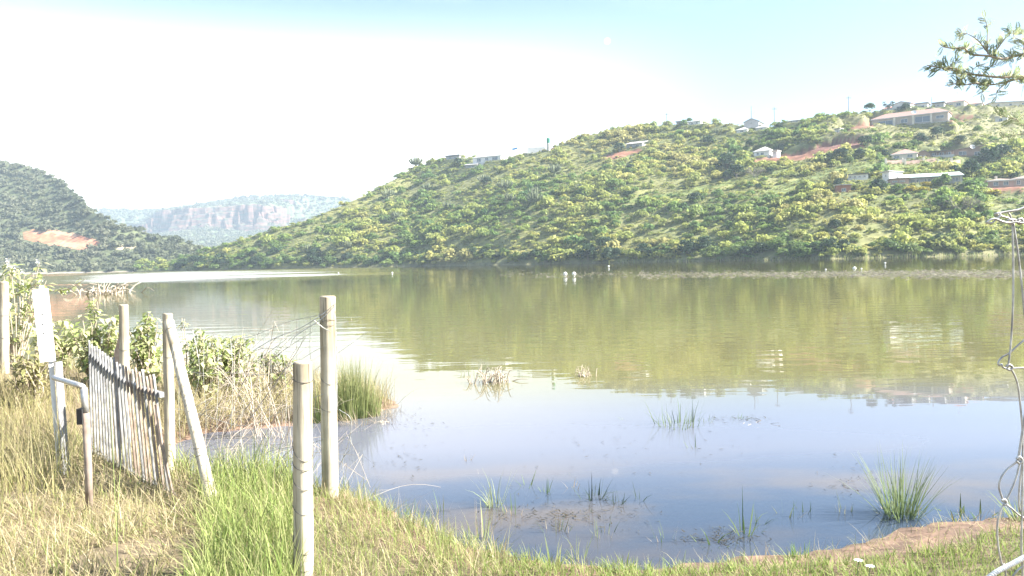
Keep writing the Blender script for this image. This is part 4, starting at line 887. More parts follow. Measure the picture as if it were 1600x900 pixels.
W_T = [(1062,664,616,46,24,'largest green reed tuft in open water right of centre',REED),(1106,660,640,8,5,'forked reed blades right of the largest open-water tuft',REED),(1155,656,636,10,6,'little reed tuft at the right end of the floating stems',REED),(977,656,640,3,2,'pair of lone blades left of the largest open-water tuft',REED),
 (772,790,722,26,8,'pale slender reed tuft standing in shallow water near the left bank',[(.36,.38,.22),(.28,.33,.16)]),(823,760,728,6,4,'small dark reed sprig, first of the row in the shallows',REED),(853,770,734,7,4,'thin reed sprig, second of the row in the shallows',REED),(899,762,735,6,4,'dry reed sprig, third of the row in the shallows',DEAD),(929,778,722,22,10,'darkest reed tuft in the shallow row',DARKREED),(962,785,752,9,6,'bent reed sprig right of the darkest tuft',DARKREED),(1000,780,715,3,3,'single long bent stem in the shallows',DARKREED),
 (920,803,786,7,4,'stubby reed stump in front of the darkest tuft',REED),(1165,832,750,9,8,'branched weed stem near the muddy edge',REED),(1185,820,780,6,5,'short weed beside the branched stem',DARKREED),(730,720,700,8,3,'small dead stalk stump left in the shallows',DEAD),(1257,800,765,5,5,'thin twig weed left of the big sedge',DARKREED),
 (735,585,560,12,14,'green reed sprigs left of the floating brushwood',REED),(870,590,572,4,5,'faint lone sprig between the two brushwood heaps',REED)]
for x, y, top, n_, sp, lab, pal in W_T: tuft(x, y, top, int(n_ * 1.3) + 1, sp * 1.5, lab, pal, w_=(.004, .010), lean=(.3, .3), curl=(.5, .6), minh=.25)
W_T2 = [(800,800,760,14,14,'loose blades in the shallows right of the pale reeds'),(870,832,795,16,18,'scattered blades in front of the shallow reed row'),(945,838,800,14,16,'scattered blades before the bent reed sprig'),(1040,842,806,12,14,'thin blades by the mud left of the broad-leaved weed'),(1085,700,672,5,5,'lone faint sprig below the largest reed tuft'),(1230,806,770,8,8,'wispy blades left of the thin twig weed'),(690,800,758,12,12,'thin reeds close to the left bank slope'),(1320,800,760,8,9,'wispy blades just left of the big sedge')]
for x, y, top, n_, sp, lab in W_T2: tuft(x, y, top, n_, sp, lab, REED + DEAD + DARKREED, w_=(.004, .009), lean=(.25, .25))
for x, y, top, n_, sp, lab in [(1114,848,812,16,14,'broad-leaved dark weed in the muddy shallows'),(1500,808,765,14,22,'leafy weed right of the big sedge'),(1530,806,770,9,12,'broad grass blades by the mud edge near the right fence')]:
    tuft(x, y, top, n_, sp, lab, REED, 'water_weed', (.6, .3), (.6, .4), (.012, .02), cat='weed')
tuft(1408, 806, 690, 190, 20, 'big spiky sedge clump on the mud edge at the right', [(.10,.15,.065),(.16,.21,.10),(.06,.10,.05)], 'sedge_clump', (.34, .24), (.2, .2), (.003, .0065), cat='sedge', tip=[(.30,.34,.18),(.18,.24,.1)], minh=.5)
tuft(1412, 808, 770, 80, 34, 'dead straw skirt under the big sedge', DEAD + REED, 'sedge_litter', (.8, .3), (.6, .4), (.005, .009), cat='sedge')
tuft(1592, 812, 745, 40, 10, 'sedge clump half hidden by the wire at the right edge', [(.2,.27,.12),(.28,.32,.16)], 'sedge_clump', (.5, .25), (.2, .2), (.005, .009), cat='sedge')
B_T = [(752,842,768,22,12,'tall dry stalks on the bank tip beside the pale reeds',DEAD+LIGHT),(903,872,820,16,12,'reed blades on the mud point at bottom centre',LIGHT),(831,880,838,18,16,'grass tuft at the water edge left of the mud point',LIGHT),(975,888,848,14,16,'loose grass tuft on the mud right of the mud point',LIGHT),(1252,872,838,40,14,'bright green grass tuft at the turf edge',GREEN),(560,800,730,26,14,'dry stalks right of the tall post',DEAD+LIGHT),(640,830,770,20,20,'pale arching stalks on the bank slope',LIGHT+DEAD),(420,790,700,24,16,'dry stalks left of the short post',DEAD),(690,850,790,16,20,'thin pale stalks near the bank tip',LIGHT+DEAD),
 (700,872,800,30,22,'wispy tall grass on the bank tip left of the mud point',LIGHT),(775,884,815,30,24,'wispy tall grass overlapping the water near bottom centre',LIGHT+DEAD),(865,893,830,26,22,'loose tall grass at the bottom edge by the mud point',LIGHT),(1060,893,850,22,22,'loose grass at the water edge right of the mud point',LIGHT+GREEN),(100,905,740,10,12,'tall grass stems at the bottom left corner',LIGHT),(185,905,560,3,3,'single very tall grass stem before the gate',LIGHT),(1500,1000,860,20,30,'seeding grass below the wire',LAWN)]
for x, y, top, n_, sp, lab, pal in B_T: tuft(x, y, top, n_, sp, lab, pal, 'grass_tuft', (.15, .15), (.5, .5), (.003, .006), cat='grass tuft')

# leafy shrubs with drooping pointed leaves
def leaf_cloud(stems, per, size, pal, g):
    V = []; Cc = []
    for pts in stems:
        n_ = len(pts)
        for i in range(per):
            t = g.uniform(.12, 1.0); j = min(n_ - 2, int(t * (n_ - 1))); p = np.array(pts[j].lerp(pts[j+1], t * (n_ - 1) - j))
            a = g.uniform(0, 6.283); out_ = np.array([math.cos(a), math.sin(a), 0]); dr = g.uniform(-1.1, .25); d = out_ * math.cos(dr) + np.array([0, 0, math.sin(dr)])
            s = size * g.uniform(.55, 1.2); pet = p + out_ * s * .35 + np.array([0, 0, s * .12]); side = np.cross(d, [0, 0, 1.]); side /= np.linalg.norm(side) + 1e-6; nn = np.cross(side, d)
            wd = s * .33; V += [pet, pet + d * s * .38 + side * wd + nn * s * .08, pet + d * s * .42, pet + d * s * .38 - side * wd + nn * s * .08, pet + d * s - np.array([0, 0, s * .12])]
            c = np.array(pal[g.integers(0, len(pal))]) * g.uniform(.8, 1.2); Cc += [c] * 5
    k = len(V) // 5; f = np.array([[0,1,2],[1,4,2],[4,3,2],[3,0,2]]); return np.array(V), (np.arange(k)[:, None, None] * 5 + f[None]).reshape(-1, 3), np.array(Cc)
SHRUB = [(.42,.47,.21), (.50,.53,.28), (.32,.39,.15), (.54,.53,.32)]
def shrub(px, Yd, ybase, top, wpx, ns, per, label, size=.085, pal=SHRUB, lean=0.0, flowers=False, seed=0):
    g = np.random.default_rng(500 + seed + int(px)); u = ue(px, 500)[0]; b0 = Vector((u * Yd, Yd, max(gz(u * Yd, Yd), 0))); h = at(px, top, Yd).z - b0.z; r = wpx * .5 * Yd / F
    t = empty('leafy_shrub', b0, label, 'shrub', 'leafy shrubs behind the fence'); stems = []; mb = MB()
    for i in range(ns):
        a = g.uniform(0, 6.283); q = r * math.sqrt(g.uniform(0, 1)); hh = h * g.uniform(.55, 1.0) * (1 - .25 * (q / r) ** 2); e = Vector((q * math.cos(a) + lean * hh, q * math.sin(a), hh))
        pts = curve_pts([Vector((e.x * .15, e.y * .15, 0)), Vector((e.x * .5 + g.normal() * .04, e.y * .5, hh * .45)), Vector((e.x * .85, e.y * .85, hh * .85)), e], 4); stems.append(pts); mb.tube(pts, list(np.linspace(.009, .003, len(pts))), 4, False)
    o = mb.build('stems', M['twig'], t); o['kind'] = 'stuff'
    v, f, c = leaf_cloud(stems, per, size, pal, g); o = link('leaves', fast_mesh('leaves', v, f, c), M['col'], t); o['kind'] = 'stuff'
    if flowers:
        for i in range(8):
            p_ = stems[i % ns][-1 - (i // ns)]; m2 = MB(); c0 = p_ + Vector((g.normal() * .05, -.05, .02))
            for j in range(5):
                a = 6.283 * j / 5; m2.add([c0, c0 + Vector((math.cos(a - .5), -.2, math.sin(a - .5))) * .022, c0 + Vector((math.cos(a), -.4, math.sin(a))) * .036, c0 + Vector((math.cos(a + .5), -.2, math.sin(a + .5))) * .022], [(0, 1, 2, 3)])
            m2.build('flower', M['white'], t)
    return t
shrub(22, 9.5, 600, 380, 105, 22, 18, 'tall white-flowered shrub at the left edge above the post', .10, flowers=True)
shrub(88, 9.0, 600, 486, 80, 30, 21, 'leafy shrub behind the white board', .085)
shrub(150, 8.6, 600, 466, 84, 34, 24, 'leafy shrub behind the left end of the gate', .085, seed=2)
shrub(228, 8.4, 600, 486, 74, 32, 24, 'leafy shrub between the two thin posts behind the gate', .085, seed=3)
shrub(285, 8.9, 600, 468, 14, 3, 10, 'single tall shoot rising right of the leaning post top', .07, seed=4)
shrub(318, 8.3, 610, 508, 84, 34, 24, 'leafy shrub right of the leaning post', .08, seed=5)
shrub(372, 8.5, 610, 516, 66, 28, 21, 'leafy shrub thinning towards the dead branches', .075, seed=6)
shrub(432, 8.7, 620, 536, 60, 18, 13, 'sparse shrub tangled in dead branches left of the posts', .065, seed=7, pal=[(.28,.32,.13), (.36,.35,.2), (.2,.26,.09)])
shrub(50, 7.4, 640, 528, 80, 26, 18, 'olive weed patch in front of the white-flowered shrub', .06, seed=8, pal=[(.30,.30,.13), (.36,.33,.18)])
p0 = at(50, 452, 9.0); tw = empty('leafy_branch', p0, 'thin leafy branch reaching right above the white board', 'branch')
pts = [Vector((0,0,0)), Vector((.25,0,-.02)), Vector((.42,0,.0)), Vector((.60,0,.10))]; cp = curve_pts(pts, 5); MB().tube(cp, list(np.linspace(.01,.004,len(cp))), 5).build('stem', M['twig'], tw)
v, f, c = leaf_cloud([[a_ for a_ in cp]], 26, .08, SHRUB, np.random.default_rng(8)); o = link('leaves', fast_mesh('leaves', v, f, c), M['col'], tw); o['kind'] = 'stuff'

# dead branches
def brush(name, label, specs, seed, r=(.0016, .0046), m='twig', cat='branches'):
    q = random.Random(seed); base = specs[0][0]; t = empty(name, base, label, cat); mb = MB()
    for a, b_, arch, n_ in specs:
        for i in range(n_):
            a1 = a - base + Vector((q.gauss(0, .12), q.gauss(0, .15), 0)); b1 = b_ - base + Vector((q.gauss(0, .22), q.gauss(0, .25), q.gauss(0, .1))); mid = a1.lerp(b1, q.uniform(.4, .7)) + Vector((q.gauss(0, .06), q.gauss(0, .08), arch * q.uniform(.5, 1.3)))
            cp = curve_pts([a1, mid, b1], 6); rad = q.uniform(*r); mb.tube(cp, list(np.linspace(rad, rad * .4, len(cp))), 4, False)
            for _ in range(3):
                s_ = cp[q.randrange(3, len(cp))]; mb.tube([s_, s_ + Vector((q.gauss(0, .1), q.gauss(0, .1), q.gauss(.03, .1)))], [rad * .5, rad * .2], 3, False)
    o = mb.build('twigs', M[m], t); o['kind'] = 'stuff'; return t
Yb = 7.3
brush('dead_branches', 'pale tangle of dead branches along the wire left of the round posts', [(at(380,690,Yb), at(480,560,6.6), .1, 11), (at(340,680,Yb), at(455,520,7.2), .25, 9), (at(420,690,7.0), at(350,590,7.2), .3, 16), (at(300,690,7.4), at(400,640,7.2), .2, 16), (at(440,700,6.6), at(500,620,6.4), .15, 10), (at(410,600,7.6), at(430,500,7.6), .05, 4)], 4)
brush('dead_brushwood', 'dry brushwood under the wire between leaning post and short post', [(at(340,740,5.9), at(440,660,6.0), .12, 14), (at(400,760,5.6), at(460,690,5.6), .1, 10), (at(530,760,5.4), at(560,690,5.5), .12, 10), (at(560,790,5.0), at(690,762,5.2), .16, 1)], 5, (.001, .0026))
def water_pt(px, py): d = pix_dir(px, py); Yq = CAM_H / -d.z; return Vector((d.x * Yq, Yq, 0.01))
def heap(px, py, wpx, hpx, n_, label, seed, r=(.004, .012)):
    p = water_pt(px, py); k = p.y / F; q = random.Random(seed); t = empty('brushwood_heap', p, label, 'brushwood'); mb = MB()
    for i in range(n_):
        a = Vector((q.gauss(0, wpx * .22) * k, q.gauss(0, wpx * .25) * k, -.03)); b_ = a + Vector((q.gauss(0, wpx * .2) * k, q.gauss(0, wpx * .2) * k, q.uniform(.1, 1) * hpx * k)); mid = a.lerp(b_, .5) + Vector((0, 0, q.uniform(0, .4) * hpx * k)); cp = curve_pts([a, mid, b_], 4); rad = q.uniform(*r) * k / .008; mb.tube(cp, list(np.linspace(rad, rad * .4, len(cp))), 4, False)
    o = mb.build('twigs', M['twig'], t); o['kind'] = 'stuff'
heap(768, 598, 60, 30, 60, 'larger dry brushwood heap floating left of centre', 1, (.004, .010))
heap(913, 588, 34, 18, 30, 'smaller dry brushwood heap right of the larger one', 2, (.003, .008))
heap(1180, 660, 50, 6, 24, 'flat floating reed stems right of the largest reed tuft', 3, (.003, .006))
heap(168, 459, 80, 20, 50, 'pale fallen branch lying in the water behind the shrubs', 4, (.006, .014))
heap(880, 800, 90, 6, 40, 'thin floating stems among the shallow reeds', 5, (.003, .005))
heap(1330, 770, 90, 4, 14, 'few floating stalks left of the big sedge', 6, (.003, .005))
heap(600, 660, 40, 10, 30, 'floating dead stems at the tip of the spit', 7, (.003, .005))

# floating weed and leaf litter on the water
def flats(name, pts, size, pal, label, cat, wr_=(.15, .45)):
    n_ = len(pts); a = rng.uniform(0, 6.283, n_); s = rng.uniform(.4, 1.3, n_) * size; d = np.stack([np.cos(a), np.sin(a), np.zeros(n_)], -1) * s[:, None]; e = np.stack([-np.sin(a), np.cos(a), np.zeros(n_)], -1) * (s * rng.uniform(*wr_, n_))[:, None]
    up_ = np.array([0, 0, 1.]) * (rng.uniform(-.1, .35, n_) * s)[:, None]; v = np.stack([pts - d, pts - e + up_ * .3, pts + d + up_, pts + e], 1).reshape(-1, 3)
    c = np.repeat(pick(pal, n_), 4, 0); tag(link(name, fast_mesh(name, v, np.arange(n_ * 4).reshape(-1, 4), c), M['col']), label, cat, kind='stuff')
pts = []
for _ in range(30000):
    x = rng.uniform(780, 1680); yc = 428.5 - (x - 1200) * .002; y = yc + rng.normal(0, 2.6)
    wgt = (.12 if x < 1000 else .45 if x < 1350 else 1.0) * (.3 + 1.4 * float(vnoise(x / 38, y / 2.2, 6)))
    if rng.random() < wgt * .5: p = water_pt(x, y); pts.append((p.x, p.y, .012))
flats('floating_weed', np.array(pts), .22, [(.15,.14,.12), (.22,.20,.17), (.16,.18,.08), (.28,.26,.20)], 'long band of grey-green weed floating across the right half of the lake', 'weed')
pts = []
for cx, cy_, sx_, sy_, n_ in [(880,805,120,26,330),(1130,840,70,16,150),(1330,750,60,34,80),(760,600,40,8,90),(1150,655,60,6,90),(960,700,200,50,90),(650,660,40,20,60),(640,720,60,30,60)]:
    for _ in range(n_):
        x, y = rng.normal(cx, sx_ * .5), rng.normal(cy_, sy_ * .5)
        if y > 560: p = water_pt(x, y); pts.append((p.x, p.y, .008))
flats('floating_litter', np.array(pts), .020, [(.03,.03,.025), (.07,.065,.04), (.12,.10,.06)], 'dark leaf litter and bits of reed floating in the shallows', 'litter', (.05, .2))
pts = []
bl = []
for _ in range(2600):
    x = rng.uniform(960, 1640) if rng.random() < .75 else rng.uniform(300, 960); u = ue(x, horz(x))[0]; d0 = float(np.interp(u, s_u, s_d)); Yq = d0 + rng.uniform(-1.0, 2.5); bl.append((u * Yq, Yq, 0.0))
bl = np.array(bl); nn_ = len(bl); v, f, c = blades(bl, rng.uniform(.4, 1.3, nn_), rng.uniform(.12, .25, nn_), rng.uniform(0, 6.28, nn_), np.abs(rng.normal(.2, .2, nn_)), rng.normal(.4, .3, nn_), pick([(.26,.30,.12), (.34,.33,.17), (.2,.25,.09)], nn_))
tag(link('shore_reeds', fast_mesh('shore_reeds', v, f, c), M['col']), 'pale reed fringe along the far waterline', 'reeds', kind='stuff')

# white floats of a net
prof = [(.001,-.25),(.10,-.25),(.12,-.1),(.14,.1),(.24,.22),(.27,.36),(.26,.50),(.17,.58),(.07,.60),(.06,.66),(.001,.66)]
def lathe(prof, n_=12):
    v = [(r * math.cos(6.2832 * k / n_), r * math.sin(6.2832 * k / n_), z) for r, z in prof for k in range(n_)]
    return v, [(i*n_+k, i*n_+(k+1) % n_, (i+1)*n_+(k+1) % n_, (i+1)*n_+k) for i in range(len(prof)-1) for k in range(n_)]
fv, ff = lathe(prof); fme = bpy.data.meshes.new('float_body'); fme.from_pydata(fv, [], ff); fme.materials.append(M['float'])
hb = MB(); hb.tube([(0,0,-.27),(0,0,-1.0)], .02, 5); rme = bpy.data.meshes.new('mooring_cord'); rme.from_pydata(hb.v, [], hb.f); rme.materials.append(M['rope'])
for x, y, s, lab in [(883,432,1.0,'white float, left one of the close pair in the middle of the lake'),(897,432,1.0,'white float, right one of the close pair in the middle of the lake'),(951,418,.9,'small white float right of the close pair, near the far shore'),(1335,423,.85,'largest white float on the right half of the lake'),(1346,422,.45,'tiny white float just right of the largest right-hand float'),(1290,423,.45,'tiny white float left of the largest right-hand float'),(1383,413,.7,'white float farthest right near the far shore'),(613,428,.7,'white float in the ruffled water left of centre'),(529,428,.6,'small white float farthest left in the ruffled water')]:
    p = water_pt(x, y); t = empty('white_float', (p.x, p.y, 0), lab, 'float', 'white floats on the lake', random.uniform(0, 6)); sz_ = s * .62; t.scale = (sz_, sz_, sz_); t.rotation_euler.x = random.uniform(-.15, .15)
    link('body', fme, None, t); link('mooring_cord', rme, None, t)

# ------------------------------------------------------------------ fence posts, gate, wires on the left
def post(name, label, bx, by, tx, ty, wpx, Ytop=None, group='round wooden fence posts', wraps=(), p=None):
    b0 = p or ground_at(bx, by); e = at(tx, ty, Ytop or b0.y) - b0; r = wpx * .5 * b0.y / F; t = empty(name, b0, label, 'post', group)
    pts = [e * f_ for f_ in np.linspace(-.25, 1, 14)]; g = random.Random(int(bx)); off = [Vector((g.gauss(0, .03), g.gauss(0, .03), 0)) * r for _ in pts]; off[-1] = Vector((0, 0, 0))
    rad = [r * (1.03 - .06 * i / 13) * (1 + g.gauss(0, .012)) for i in range(14)]; mb = MB(); mb.tube([a + o_2 for a, o_2 in zip(pts, off)], rad, 18, False); mb.build('shaft', M['wood'], t, True)
    ax_ = e.normalized(); c0 = pts[-1]; a1 = ax_.cross(Vector((0, 1, 0))).normalized(); a2 = ax_.cross(a1); rr_ = rad[-1]
    v = [c0 + ax_ * .006]; v += [c0 + (a1 * math.cos(k * .3491) + a2 * math.sin(k * .3491)) * rr_ * .86 + ax_ * .006 for k in range(18)]; v += [c0 + (a1 * math.cos(k * .3491) + a2 * math.sin(k * .3491)) * rr_ * 1.0 - ax_ * .004 for k in range(18)]
    mk('sawn_end', v, [(0, 1 + k, 1 + (k + 1) % 18) for k in range(18)] + [(1 + k, 19 + k, 19 + (k + 1) % 18, 1 + (k + 1) % 18) for k in range(18)], M['woodend'], t)
    for wv_, tilt in wraps:
        c0 = e * wv_; ring = [c0 + (a1 * math.cos(k * .3307) + a2 * math.sin(k * .3307)) * (r * 1.03) + ax_ * (tilt * r * math.cos(k * .3307 + 1)) for k in range(20)]
        MB().tube(ring, .0014, 5).build('wire_wrap', M['oldwire'], t)
    return t, b0, e
_, F1, E1 = post('fence_post', 'short thick round post in the foreground, cut flat on top', 474, 915, 473, 567, 31, wraps=((.93,.3),(.62,1.2),(.55,.5),(.48,.9),(.36,.7),(.2,1.1),(.1,.5)))
_, F2, E2_ = post('fence_post', 'tallest round post, standing behind the short post', 516, 776, 512, 464, 25.5, wraps=((.9,1.0),(.87,-.5),(.6,.8),(.45,.4)))
_, F3, E3 = post('fence_post', 'thin upright post behind the bars of the gate', 197, 702, 193, 477, 15, wraps=((.7,.3),))
_, F4, E4 = post('fence_post', 'thin grey upright post that the leaning post rests against', 266, 746, 262, 491, 15.5, wraps=((.75,.4),(.9,.2)))
_, F5, E5 = post('brace_post', 'leaning round brace post propped against the thin upright post', 336, 800, 264, 503, 19, Ytop=F4.y - .13, wraps=((.26,.6),(.3,.9),(.95,.4)))
post('fence_post', 'pale round post at the left edge under the flowering shrub', 8, 604, 6, 441, 13.5, wraps=((.4,.3),(.65,.3)))
t = empty('flat_stake', F3 + Vector((-.09, .05, 0)), 'small pointed plank leaning on the thin post behind the gate', 'stake', rz=0)
k = F3.y / F; MB().add([(-.02,0,-.2),(.05,0,-.2),(.09,0,(702-500)*k),(.06,0,(702-512)*k),(.0,0,(702-550)*k)] + [(-.02,.02,-.2),(.05,.02,-.2),(.09,.02,(702-500)*k),(.06,.02,(702-512)*k),(.0,.02,(702-550)*k)], [(0,1,2,3,4),(9,8,7,6,5),(0,5,6,1),(1,6,7,2),(2,7,8,3),(3,8,9,4),(4,9,5,0)]).build('plank', M['rust'], t)

# white board on a steel post
b0 = ground_at(96, 742); Yp = b0.y; t = empty('marker_board', b0, 'narrow white board on a leaning steel post beside the gate', 'marker')
def lp(x, y, Yq=None): return at(x, y, Yq or Yp) - b0
fn = Vector((.62, -.78, .03)).normalized()
def slab(pix, th, Yq=None, back=0.0):
    c0_ = lp(72, 508); f_ = []
    for x, y in pix:
        d_ = pix_dir(x, y); o_c = Vector((0, 0, CAM_H)) - b0; tt_ = (c0_ - o_c).dot(fn) / d_.dot(fn); f_.append(o_c + d_ * tt_ - fn * back)
    g_ = [a - fn * th for a in f_]; n_ = len(f_)
    return f_ + g_, [tuple(range(n_)), tuple(range(2*n_-1, n_-1, -1))] + [(i, i + n_, (i + 1) % n_ + n_, (i + 1) % n_) for i in range(n_)]
v, f = slab([(63,566),(87.5,564),(75.5,451),(69,450.5),(68.5,446),(61.5,446.5),(61,452),(50,453.5)], .016); mk('board', v, f, M['white'], t)
for x, y in ((66,491),(67,507),(68.5,521)):
    c0 = slab([(x, y)] * 3, .01)[0][0] + fn * .002; a1 = fn.cross(Vector((0,0,1))).normalized(); a2 = fn.cross(a1); mk('bolt_hole', [c0 + (a1*math.cos(q*.785)+a2*math.sin(q*.785))*.006 for q in range(8)], [tuple(range(8))], M['dark'], t)
v, f = slab([(91,745),(96,745),(84,560),(76,560)], .006, None, .02); mk('steel_flange', v, f, M['white'], t)  # sunlit side of the post put in as white
q1 = MB(); q1.add([a + Vector((.002,0,0)) for a in [lp(97.2,745), lp(84.2,566), lp(84.2,566)+Vector((.022,.05,0)), lp(97.2,745)+Vector((.022,.05,0))]], [(0,1,2,3)]); q1.add([a + Vector((.007,.003,0)) for a in [lp(97.2,745), lp(84.2,566), lp(84.2,566)+Vector((.022,.05,0)), lp(97.2,745)+Vector((.022,.05,0))]], [(3,2,1,0)]); q1.build('steel_web', M['gate'], t)  # shadowed side of the post put in as dark grey
# pipe frame
b0 = ground_at(139, 800); Yp = b0.y; t = empty('pipe_frame', b0, 'bent steel pipe frame with rusty upright in front of the gate', 'gate frame'); k = Yp / F
MB().tube([lp(140,812), lp(138,730), lp(134,645)], 5.6*k, 12).build('lower_upright', M['rust'], t, True)
MB().tube([lp(134,644), lp(132,625), lp(131,606)], 5.0*k, 12).build('upper_upright', M['galv'], t, True)
MB().tube(curve_pts([lp(131,607), lp(128,603.5), lp(120,601), lp(104,596, Yp+.2), lp(84,590, Yp+.4)], 4), 4.4*k, 12).build('top_pipe', M['galv'], t, True)
MB().box((-.012,-.03,0),(.02,.03,.09), Matrix.Translation(lp(127.5,662))).build('hinge_bracket', M['dark'], t)
# gate of upright bars
gl0 = ground_at(147, 708); gr0 = ground_at(272, 776); t = empty('bar_gate', gl0, 'sagging grey iron bar gate hanging open towards the water', 'gate')
def gp(s, y): return Vector((0,0,0))
TL, TR, BL, BR = at(143,553,gl0.y) - gl0, at(253,617,gr0.y) - gl0, at(147,706,gl0.y) - gl0, at(273,775,gr0.y) - gl0
def top_r(s): return TL.lerp(TR, s) - Vector((0,0,.10 * math.sin(math.pi * s) * .55))
def bot_r(s): return BL.lerp(BR, s)
gn = (TR - TL).cross(Vector((0,0,1))).normalized()
def rail(fn_, name, h_, th, m, s0=0., s1=1.):
    mb = MB(); n_ = 12; pts = [fn_(s0 + (s1 - s0) * i / n_) for i in range(n_ + 1)]; v = []
    for p_ in pts: v += [p_ - gn*th - Vector((0,0,h_)), p_ + gn*th - Vector((0,0,h_)), p_ + gn*th + Vector((0,0,h_)), p_ - gn*th + Vector((0,0,h_))]
    f = [(i*4+j, i*4+(j+1) % 4, (i+1)*4+(j+1) % 4, (i+1)*4+j) for i in range(n_) for j in range(4)] + [(3,2,1,0), tuple(n_*4+j for j in range(4))]; mb.add(v, f); mb.build(name, M[m], t)
rail(top_r, 'top_rail', .016, .014, 'galv'); rail(bot_r, 'bottom_rail', .014, .012, 'galv', 0, 1.0)
q = random.Random(5); NBAR = 22
for i in range(NBAR):
    s = (i + .4) / NBAR; a = bot_r(s + q.gauss(0, .004)); b_ = top_r(s); d = (b_ - a).normalized(); tip = b_ + d * (.125 + q.gauss(0, .008)); side = (TR - TL).normalized(); w_ = .0095; off = gn * .021
    mb = MB(); sec = [(a - d*.03, w_), (b_ + d*.05, w_), (tip - d*.03, w_*1.0), (tip, .001)]; v = []
    for c_, ww in sec: v += [c_ - side*ww - gn*.006 + off, c_ + side*ww - gn*.006 + off, c_ + side*ww + gn*.006 + off, c_ - side*ww + gn*.006 + off]
    mb.add(v, [(j*4+z, j*4+(z+1) % 4, (j+1)*4+(z+1) % 4, (j+1)*4+z) for j in range(3) for z in range(4)] + [(3,2,1,0),(12,13,14,15)]); mb.build('bar', M['gate'] if i < 12 or i % 3 == 0 else M['rust'], t)
b0 = ground_at(271, 778); Yp = b0.y; t2 = empty('loose_bar', b0, 'loose rusty bar leaning at the free end of the gate', 'bar'); MB().tube([lp(272,785), lp(252,690), lp(244,632)], .012, 6).build('rod', M['rust'], t2)
# netting between the tall post and the thin post
t = empty('wire_netting', F2, 'slack wire netting strung between the tall post and the thin upright post', 'wire fence'); lines = []
for (ya, yb_, sag) in ((486,512,.10),(545,566,.13),(612,632,.16),(680,694,.12)):
    a = at(508, ya, F2.y - .05) - F2; b_ = at(264, yb_, F4.y - .06) - F2; pts = [a.lerp(b_, s) - Vector((0, 0, sag * math.sin(math.pi * s) + .02 * math.sin(11 * s + ya))) for s in np.linspace(0, 1, 25)]; lines.append(pts); MB().tube(pts, .0016, 5).build('line_wire', M['wire'], t)
for i in range(2, 24, 2):
    pts = [ln[i] + Vector((random.gauss(0, .02), random.gauss(0, .02), 0)) for ln in lines]; pts[0] = lines[0][i]; MB().tube(curve_pts(pts, 3), .0013, 4).build('stay_wire', M['wire'], t)
t = empty('tie_wire', F2, 'thick slanting tie wire from the top of the tall post', 'wire')
for i, (pp) in enumerate([[(524,474),(505,490),(470,512),(430,528),(395,548)], [(523,478),(500,500),(462,525),(452,545)], [(522,477),(524,500),(526,560),(527,640)], [(490,500),(505,512),(516,518)]]):
    MB().tube(curve_pts([at(x, y, F2.y - .09) - F2 for x, y in pp], 5), .0026, 5).build('strand', M['wire'], t)
for i, pp in enumerate([[(528,690),(545,680),(548,700),(535,720),(540,760)], [(530,640),(548,655),(545,690),(530,730)], [(540,790),(520,805),(490,803),(460,800),(420,790),(350,745)], [(560,820),(610,838),(655,836),(605,850)]]):
    MB().tube(curve_pts([at(x, y, 4.9) - F2 for x, y in pp], 5), .002, 5).build('strand', M['wire'], t)

# ------------------------------------------------------------------ loose wire fence close to the camera at the right edge
YW = 1.0
b0 = Vector((.98, 1.06, gz(.98, 1.06))); t = empty('wire_fence', b0, 'knotted strands of galvanised fence wire close by at the right edge', 'wire fence')
def wr(pp, r=.0012, dz=0.0, m='wire', name='strand', n_=6):
    return MB().tube(curve_pts([at(x, y, YW + dz) - b0 for x, y in pp], n_), r, 7).build(name, M[m], t, True)
wr([(1582,346),(1583,400),(1583,470),(1580,530),(1577,560),(1575,574)]); wr([(1583,346),(1590,390),(1597,450),(1602,500),(1612,560)])
wr([(1555,334),(1572,331),(1590,328),(1620,322),(1760,318)], .0015); wr([(1554,334),(1566,338),(1580,342),(1592,345),(1610,345),(1760,342)], .0012, .01)
wr([(1541,348),(1548,343),(1556,342),(1566,346),(1576,348),(1590,347),(1610,349),(1760,352)], .0012, -.008); wr([(1541,348),(1550,348),(1557,342),(1563,337),(1562,334)], .0012, -.006); wr([(1576,333),(1579,338),(1581,346)], .0012, -.004)
wr([(1574,345),(1578,343),(1582,346),(1579,350),(1574,347)], .0016, -.006, name='knot'); wr([(1590,343),(1596,342),(1598,347),(1593,350),(1589,346)], .0016, -.006, name='knot')
wr([(1640,512),(1615,522),(1596,535),(1578,551),(1566,558),(1560,566),(1561,571),(1565,569),(1567,574),(1575,576),(1590,575),(1620,575),(1760,578)], .0012, .004)
wr([(1572,573),(1577,570),(1582,574),(1578,578),(1573,576)], .0016, -.006, name='knot')
wr([(1580,577),(1586,588),(1591,605),(1595,640),(1598,680),(1598,720),(1597,800),(1596,850),(1598,910),(1600,1100)]); wr([(1608,610),(1600,660),(1594,700),(1591,719)], .0016)
wr([(1640,702),(1610,712),(1594,719),(1580,728),(1571,736),(1563,749),(1561,762),(1565,775),(1569,785),(1580,794),(1598,808),(1640,822),(1760,830)], .0012, .004); wr([(1594,720),(1588,745),(1578,770),(1569,786),(1561,805),(1558,828),(1560,855),(1565,880),(1572,905),(1580,1100)], .0012, -.004)
wr([(1598,722),(1594,750),(1592,780),(1594,800)], .0012, .006); wr([(1588,717),(1593,714),(1597,719),(1593,724),(1588,720)], .0016, -.006, name='knot'); wr([(1565,782),(1570,781),(1573,786),(1569,789)], .0016, -.006, name='knot')
wr([(1575,912),(1586,896),(1600,884),(1640,868)], .0012)
